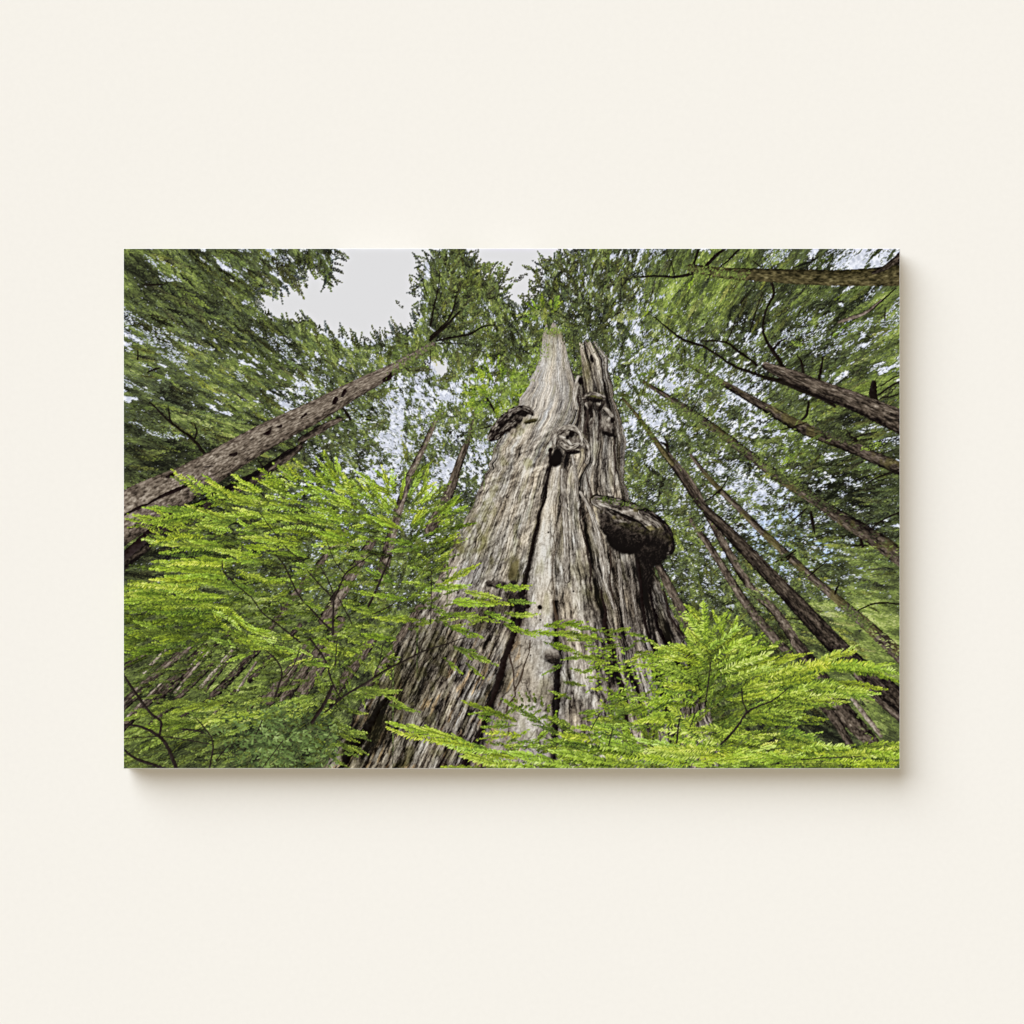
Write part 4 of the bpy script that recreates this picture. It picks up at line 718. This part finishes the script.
def paint():
    sky()
    canopy(300000, 0, 1.4, -.12, 0, None, .5)
    canopy(230000, 2, 1.0, .0, .12)
    boughs(1500); speckle()
    far_trunks(); right_trunks_back()
    clump = lambda x, y: (rnoise(x, y, 30, 14, 22, 3) > .53)
    boughs(170)
    canopy(26000, 4, .95, .05, .25, clump)
    twigs_far(); right_trunks_front(); left_trunk()
    # tips that hang into the clear sky
    b = Buf()
    for x, y, a, L, l in [(318, 252, 1.25, 40, .40), (305, 250, 1.2, 30, .38), (335, 249, .6, 16, .36), (326, 250, 1.3, 20, .4), (285, 262, 1.1, 40, .34), (296, 250, 1.3, 40, .36), (270, 255, .9, 46, .38), (255, 270, .7, 30, .45), (240, 282, .35, 30, .5), (250, 290, .2, 22, .5), (276, 330, 3.9, 24, .42), (290, 340, 4.4, 26, .42), (305, 345, 4.6, 26, .44), (320, 350, 4.5, 26, .40), (340, 355, 4.3, 30, .36), (360, 352, 4.3, 24, .38), (400, 345, 4.4, 28, .36),
        (385, 350, 4.2, 26, .38), (418, 262, 4.2, 12, .26), (424, 285, 4.4, 20, .30), (415, 300, 4.5, 24, .34), (405, 310, 3.9, 14, .26), (446, 262, 4.7, 20, .36), (456, 262, 4.9, 24, .38), (470, 268, 5.1, 22, .34), (480, 280, 5.3, 18, .3), (496, 290, 5.2, 22, .32), (508, 284, 5.8, 22, .3), (500, 280, 5.3, 20, .28), (548, 270, 4.2, 20, .26), (560, 266, 4.6, 22, .26), (545, 285, 4.0, 20, .26), (538, 300, 4.2, 18, .30), (528, 312, 4.4, 18, .3), (515, 318, 4.4, 18, .3), (506, 322, 4.3, 16, .28), (566, 258, 4.9, 18, .28)]:
        frond(b, x, y, a, L, l, squash=.6, ramp_='canopy', scale=.85, stem=False, dens=.8)
    b.flush()
    for k in [(392, 372, 436, 348, 260, .46, .3), (400, 356, 430, 340, 160, .42, .2), (690, 270, 745, 276, 260, .5, .4), (640, 392, 700, 420, 500, .45, .2), (755, 458, 800, 486, 260, .48, .3), (770, 470, 830, 508, 260, .3, .0), (815, 424, 850, 440, 300, .2, .1), (690, 362, 722, 384, 300, .45, .2), (430, 425, 444, 405, 160, .5, .3), (468, 440, 476, 418, 120, .45, .2), (780, 560, 815, 590, 120, .4, .2), (840, 606, 870, 628, 240, .42, .2), (690, 500, 700, 530, 100, .4, .1), (640, 420, 655, 440, 100, .4, .3), (745, 452, 700, 424, 200, .4, .3)]:
        fuzz(*k)
    sky_tips(); crowns()
    for pts in [[(430, 337, 2.5), (444, 325, 2.2), (452, 312, 1.8), (456, 296, 1)], [(430, 340, 3), (446, 326, 2.6), (455, 316, 2), (460, 311, 1.2)], [(430, 326, 2), (434, 306, 1.6), (438, 288, 1.1), (440, 270, .8)], [(436, 341, 1.8), (455, 337, 2.2), (470, 334, 2), (482, 327, 1.6), (494, 325, .8)]]: twig(pts)
    # orange bracken glints
    for x, y in [(616, 378), (617, 382), (262, 686), (256, 690), (676, 392), (680, 388), (795, 342), (798, 345), (873, 446), (878, 443), (863, 448), (540, 395)]:
        fuzz(x - 3, y, x + 3, y + 1, 22, .62, .9, 1.6, 1.6)
    left_bush(); trunk_fan(); fuzz(130, 672, 330, 668, 1100, .40, .15, 2.4, 18.); fuzz(200, 655, 270, 640, 260, .62, .6, 2.4, 8.); right_bush()
    cedar(); cedar_lines(); burls()
    # moss and leaves against the spires
    fuzz(543, 331, 570, 331, 110, .55, .9, 1.6, 2.2); fuzz(530, 372, 545, 340, 120, .6, .9, 1.6, 3.); fuzz(500, 395, 528, 372, 200, .6, .8, 1.8, 4.); fuzz(566, 336, 580, 340, 200, .25, 0, 1.8, 4); fuzz(588, 330, 606, 352, 200, .28, -.1, 1.8, 4.)
    fuzz(600, 498, 645, 508, 120, .36, .6, 1.6, 1.4)
    b = Buf()
    for _ in range(60): frond(b, rng.uniform(135, 330), rng.uniform(640, 700), rng.uniform(2.6, 3.4), rng.uniform(14, 30), rng.uniform(.28, .5), squash=.4, q=.7)
    b.flush()
    left_bush_front(); herbs(); right_bush_front(); twigs_front()
    b = Buf()
    for x, y, a, L, l in [(236, 545, .1, 40, .7), (300, 600, .4, 26, .6), (320, 570, 3.4, 30, .62), (350, 590, .2, 26, .56), (300, 660, .2, 30, .62), (740, 690, -.2, 40, .74), (720, 730, 3.2, 40, .64), (300, 545, 3.3, 34, .68), (150, 600, 3.1, 40, .6), (150, 640, 3.2, 40, .4)]:
        frond(b, x, y, a, L, l, squash=.36, scale=1.05)
    b.flush()
    # reduce 3x -> 1.5x, add the crispness and grain of the print
    A = IMG[:GH // 2 * 2, :GW // 2 * 2].reshape(GH // 2, 2, GW // 2, 2, 3).mean((1, 3))
    bl = A.copy()
    for ax in (0, 1): bl = (np.roll(bl, 1, ax) + 2 * bl + np.roll(bl, -1, ax)) / 4
    A = bl + (A - bl) * 1.15
    wide = A.copy()
    for _ in range(3):
        for ax in (0, 1): wide = (np.roll(wide, 3, ax) + wide + np.roll(wide, -3, ax)) / 3
    A = np.clip(A + (A - wide) * .18, 0, 255)
    A = 255 * (A / 255) ** .92; g = A.mean(-1, keepdims=True)
    return np.clip(g + (A - g) * 1.06, 0, 255)

# ===========================================================================
#  The place: a frameless canvas print hung flat on a plain cream wall
# ===========================================================================
scene = bpy.context.scene
COL = scene.collection
M_PX = 0.9144 / (PX1 - PX0)                   # metres per picture unit
ILL = 1.10                                    # light on the wall plane
CX, CY = 512.0, 512.0
DEPTH = 27 * M_PX                             # thickness of the stretched canvas
def wx(px): return (px - CX) * M_PX
def wz(py): return (CY - py) * M_PX
def lin(c):
    c = np.asarray(c, np.float32) / 255.
    return np.where(c <= .04045, c / 12.92, ((c + .055) / 1.055) ** 2.4)

def mesh_obj(name, verts, faces, mat, parent=None, smooth=False):
    me = bpy.data.meshes.new(name); me.from_pydata(verts, [], faces); me.update()
    o = bpy.data.objects.new(name, me); COL.objects.link(o)
    if mat: me.materials.append(mat)
    if parent: o.parent = parent
    return o

def new_mat(name):
    m = bpy.data.materials.new(name); m.use_nodes = True
    nt = m.node_tree; return m, nt, nt.nodes['Principled BSDF']

# cream wall: faint mottling and a very fine plaster tooth
wall_mat, nt, bs = new_mat('cream_plaster')
tc = nt.nodes.new('ShaderNodeTexCoord')
n1 = nt.nodes.new('ShaderNodeTexNoise'); n1.inputs['Scale'].default_value = 150; n1.inputs['Detail'].default_value = 4
n2 = nt.nodes.new('ShaderNodeTexNoise'); n2.inputs['Scale'].default_value = 1.2; n2.inputs['Detail'].default_value = 2
mx = nt.nodes.new('ShaderNodeMix'); mx.data_type = 'RGBA'
wc = lin((245.2, 241.4, 233.6)) / ILL
mx.inputs[6].default_value = (*[float(v) * .986 for v in wc], 1); mx.inputs[7].default_value = (*[float(v) * 1.014 for v in wc], 1)
ad = nt.nodes.new('ShaderNodeMath'); ad.operation = 'ADD'; ad.use_clamp = True
m1 = nt.nodes.new('ShaderNodeMath'); m1.operation = 'MULTIPLY_ADD'; m1.inputs[1].default_value = 1.5; m1.inputs[2].default_value = -.5
m2 = nt.nodes.new('ShaderNodeMath'); m2.operation = 'MULTIPLY_ADD'; m2.inputs[1].default_value = .5; m2.inputs[2].default_value = 0
nt.links.new(tc.outputs['Object'], n1.inputs['Vector']); nt.links.new(tc.outputs['Object'], n2.inputs['Vector'])
nt.links.new(n1.outputs['Fac'], m1.inputs[0]); nt.links.new(n2.outputs['Fac'], m2.inputs[0])
nt.links.new(m1.outputs[0], ad.inputs[0]); nt.links.new(m2.outputs[0], ad.inputs[1])
nt.links.new(ad.outputs[0], mx.inputs[0]); nt.links.new(mx.outputs[2], bs.inputs['Base Color'])
bp = nt.nodes.new('ShaderNodeBump'); bp.inputs['Strength'].default_value = .12; bp.inputs['Distance'].default_value = .0006
n3 = nt.nodes.new('ShaderNodeTexNoise'); n3.inputs['Scale'].default_value = 260; n3.inputs['Detail'].default_value = 3
nt.links.new(tc.outputs['Object'], n3.inputs['Vector']); nt.links.new(n3.outputs['Fac'], bp.inputs['Height']); nt.links.new(bp.outputs['Normal'], bs.inputs['Normal'])
bs.inputs['Roughness'].default_value = .9; bs.inputs['Specular IOR Level'].default_value = 0.0
W = 3.0
wall = mesh_obj('wall', [(-W, 0, -W), (W, 0, -W), (W, 0, W), (-W, 0, W)], [(0, 1, 2, 3)], wall_mat)
wall['kind'] = 'structure'

# the print
root = bpy.data.objects.new('canvas_print', None); COL.objects.link(root)
root.location = (wx((PX0 + PX1) / 2), 0, wz(PY1))
root['label'] = 'unframed landscape canvas print of a giant cedar seen from below, on cream wall'
root['category'] = 'canvas print'
ox, oz = root.location.x, root.location.z
def L(px, d, py): return (wx(px) - ox, -d, wz(py) - oz)

ART = paint()
ah, aw = ART.shape[:2]
ink_mat, nt, bs = new_mat('printed_canvas')
at = nt.nodes.new('ShaderNodeAttribute'); at.attribute_name = 'ink'
nt.links.new(at.outputs['Color'], bs.inputs['Base Color'])
bs.inputs['Roughness'].default_value = .85; bs.inputs['Specular IOR Level'].default_value = 0.0
gx, gz = np.meshgrid(np.linspace(wx(PX0), wx(PX1), aw) - ox, np.linspace(wz(PY0), wz(PY1), ah) - oz)
co = np.stack([gx, np.full_like(gx, -DEPTH), gz], -1).astype(np.float32).reshape(-1)
idx = np.arange(ah * aw, dtype=np.int32).reshape(ah, aw)
quads = np.stack([idx[1:, :-1], idx[1:, 1:], idx[:-1, 1:], idx[:-1, :-1]], -1).reshape(-1)
nf = (ah - 1) * (aw - 1)
me = bpy.data.meshes.new('picture_face')
me.vertices.add(ah * aw); me.vertices.foreach_set('co', co)
me.loops.add(nf * 4); me.loops.foreach_set('vertex_index', quads)
me.polygons.add(nf); me.polygons.foreach_set('loop_start', np.arange(0, nf * 4, 4, dtype=np.int32))
me.update(calc_edges=True)
ca = me.color_attributes.new('ink', 'FLOAT_COLOR', 'POINT')
rgba = np.ones((ah * aw, 4), np.float32); rgba[:, :3] = (lin(ART) / ILL).reshape(-1, 3)
ca.data.foreach_set('color', rgba.reshape(-1))
me.materials.append(ink_mat)
face = bpy.data.objects.new('picture_face', me); COL.objects.link(face); face.parent = root

# bare canvas turned over the edge of the stretcher: a narrow rolled edge, then the sides
cloth_mat, nt, bs = new_mat('bare_canvas')
tc = nt.nodes.new('ShaderNodeTexCoord'); wv = nt.nodes.new('ShaderNodeTexWave'); wv.inputs['Scale'].default_value = 400; wv.inputs['Distortion'].default_value = 1.5
cr_ = nt.nodes.new('ShaderNodeMix'); cr_.data_type = 'RGBA'; cr_.inputs[6].default_value = (.80, .78, .74, 1); cr_.inputs[7].default_value = (.87, .85, .81, 1)
nt.links.new(tc.outputs['Object'], wv.inputs['Vector']); nt.links.new(wv.outputs['Fac'], cr_.inputs[0]); nt.links.new(cr_.outputs[2], bs.inputs['Base Color'])
bs.inputs['Roughness'].default_value = .9; bs.inputs['Specular IOR Level'].default_value = 0.0
def ring(e, d): return [(PX0 - e, d, PY0 - e), (PX1 + e, d, PY0 - e), (PX1 + e, d, PY1 + e), (PX0 - e, d, PY1 + e)]
prof = [(0.0, DEPTH), (0.35, DEPTH - .15 * M_PX), (0.6, DEPTH - .5 * M_PX), (0.7, DEPTH - 1.3 * M_PX)]
for k in range(4):
    v = []; f = []
    for e, d in prof:
        r = ring(e, d); v += [L(r[k][0], d, r[k][2]), L(r[(k + 1) % 4][0], d, r[(k + 1) % 4][2])]
    for i in range(len(prof) - 1): f.append((2 * i, 2 * i + 2, 2 * i + 3, 2 * i + 1))
    mesh_obj('rolled_edge', v, f, cloth_mat, root)
# the sides carry the picture on round the stretcher, mirrored
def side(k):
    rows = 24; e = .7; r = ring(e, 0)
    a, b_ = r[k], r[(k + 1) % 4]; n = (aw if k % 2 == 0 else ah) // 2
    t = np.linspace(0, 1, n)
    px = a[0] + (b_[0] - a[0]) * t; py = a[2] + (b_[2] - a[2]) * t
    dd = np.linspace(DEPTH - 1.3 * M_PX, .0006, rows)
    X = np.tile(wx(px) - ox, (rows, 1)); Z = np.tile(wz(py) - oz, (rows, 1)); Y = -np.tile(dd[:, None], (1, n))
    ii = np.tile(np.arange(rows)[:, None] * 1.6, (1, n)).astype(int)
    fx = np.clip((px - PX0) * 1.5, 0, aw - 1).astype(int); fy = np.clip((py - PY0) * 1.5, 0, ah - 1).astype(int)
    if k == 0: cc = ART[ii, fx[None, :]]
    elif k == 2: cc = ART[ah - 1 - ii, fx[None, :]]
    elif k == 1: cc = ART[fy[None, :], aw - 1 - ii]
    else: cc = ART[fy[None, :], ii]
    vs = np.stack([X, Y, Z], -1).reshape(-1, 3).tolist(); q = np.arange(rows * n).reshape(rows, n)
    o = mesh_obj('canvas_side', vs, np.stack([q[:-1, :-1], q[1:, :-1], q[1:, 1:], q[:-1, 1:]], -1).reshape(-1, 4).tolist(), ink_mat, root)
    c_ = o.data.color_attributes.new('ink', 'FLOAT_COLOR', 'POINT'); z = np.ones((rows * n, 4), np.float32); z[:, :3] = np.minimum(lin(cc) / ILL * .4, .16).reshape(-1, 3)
    c_.data.foreach_set('color', z.reshape(-1))
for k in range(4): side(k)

# light: broad soft key from the upper left, soft frontal fill, a little room light
def sun(name, strength, direction, angle, color):
    l = bpy.data.lights.new(name, 'SUN'); l.energy = strength; l.angle = math.radians(angle); l.color = color
    o = bpy.data.objects.new(name, l); COL.objects.link(o)
    from mathutils import Vector
    o.rotation_euler = Vector(direction).to_track_quat('-Z', 'Y').to_euler(); return o
KX, KZ, KANG = 22 / 27, 27 / 27, 54
dirv = (KX, 1.0, -KZ); cosk = 1 / math.sqrt(1 + KX ** 2 + KZ ** 2)
sun('key_light', math.pi * ILL / cosk, dirv, KANG, (.58, .625, .69))
sun('fill_light', math.pi * ILL, (0, 1, 0), 12, (.405, .357, .285))
world = bpy.data.worlds.new('World'); scene.world = world; world.use_nodes = True
world.node_tree.nodes['Background'].inputs[0].default_value = (1, .98, .95, 1)
world.node_tree.nodes['Background'].inputs[1].default_value = .03 * ILL

cam = bpy.data.cameras.new('camera'); cam.lens = 85; cam.sensor_width = 36; cam.clip_end = 100
co_ = bpy.data.objects.new('camera', cam); COL.objects.link(co_)
dist = 1024 * M_PX * 85 / 36
co_.location = (0, -DEPTH - dist, 0); co_.rotation_euler = (math.radians(90), 0, 0)
scene.camera = co_
scene.view_settings.view_transform = 'Standard'; scene.view_settings.look = 'None'; scene.view_settings.exposure = 0
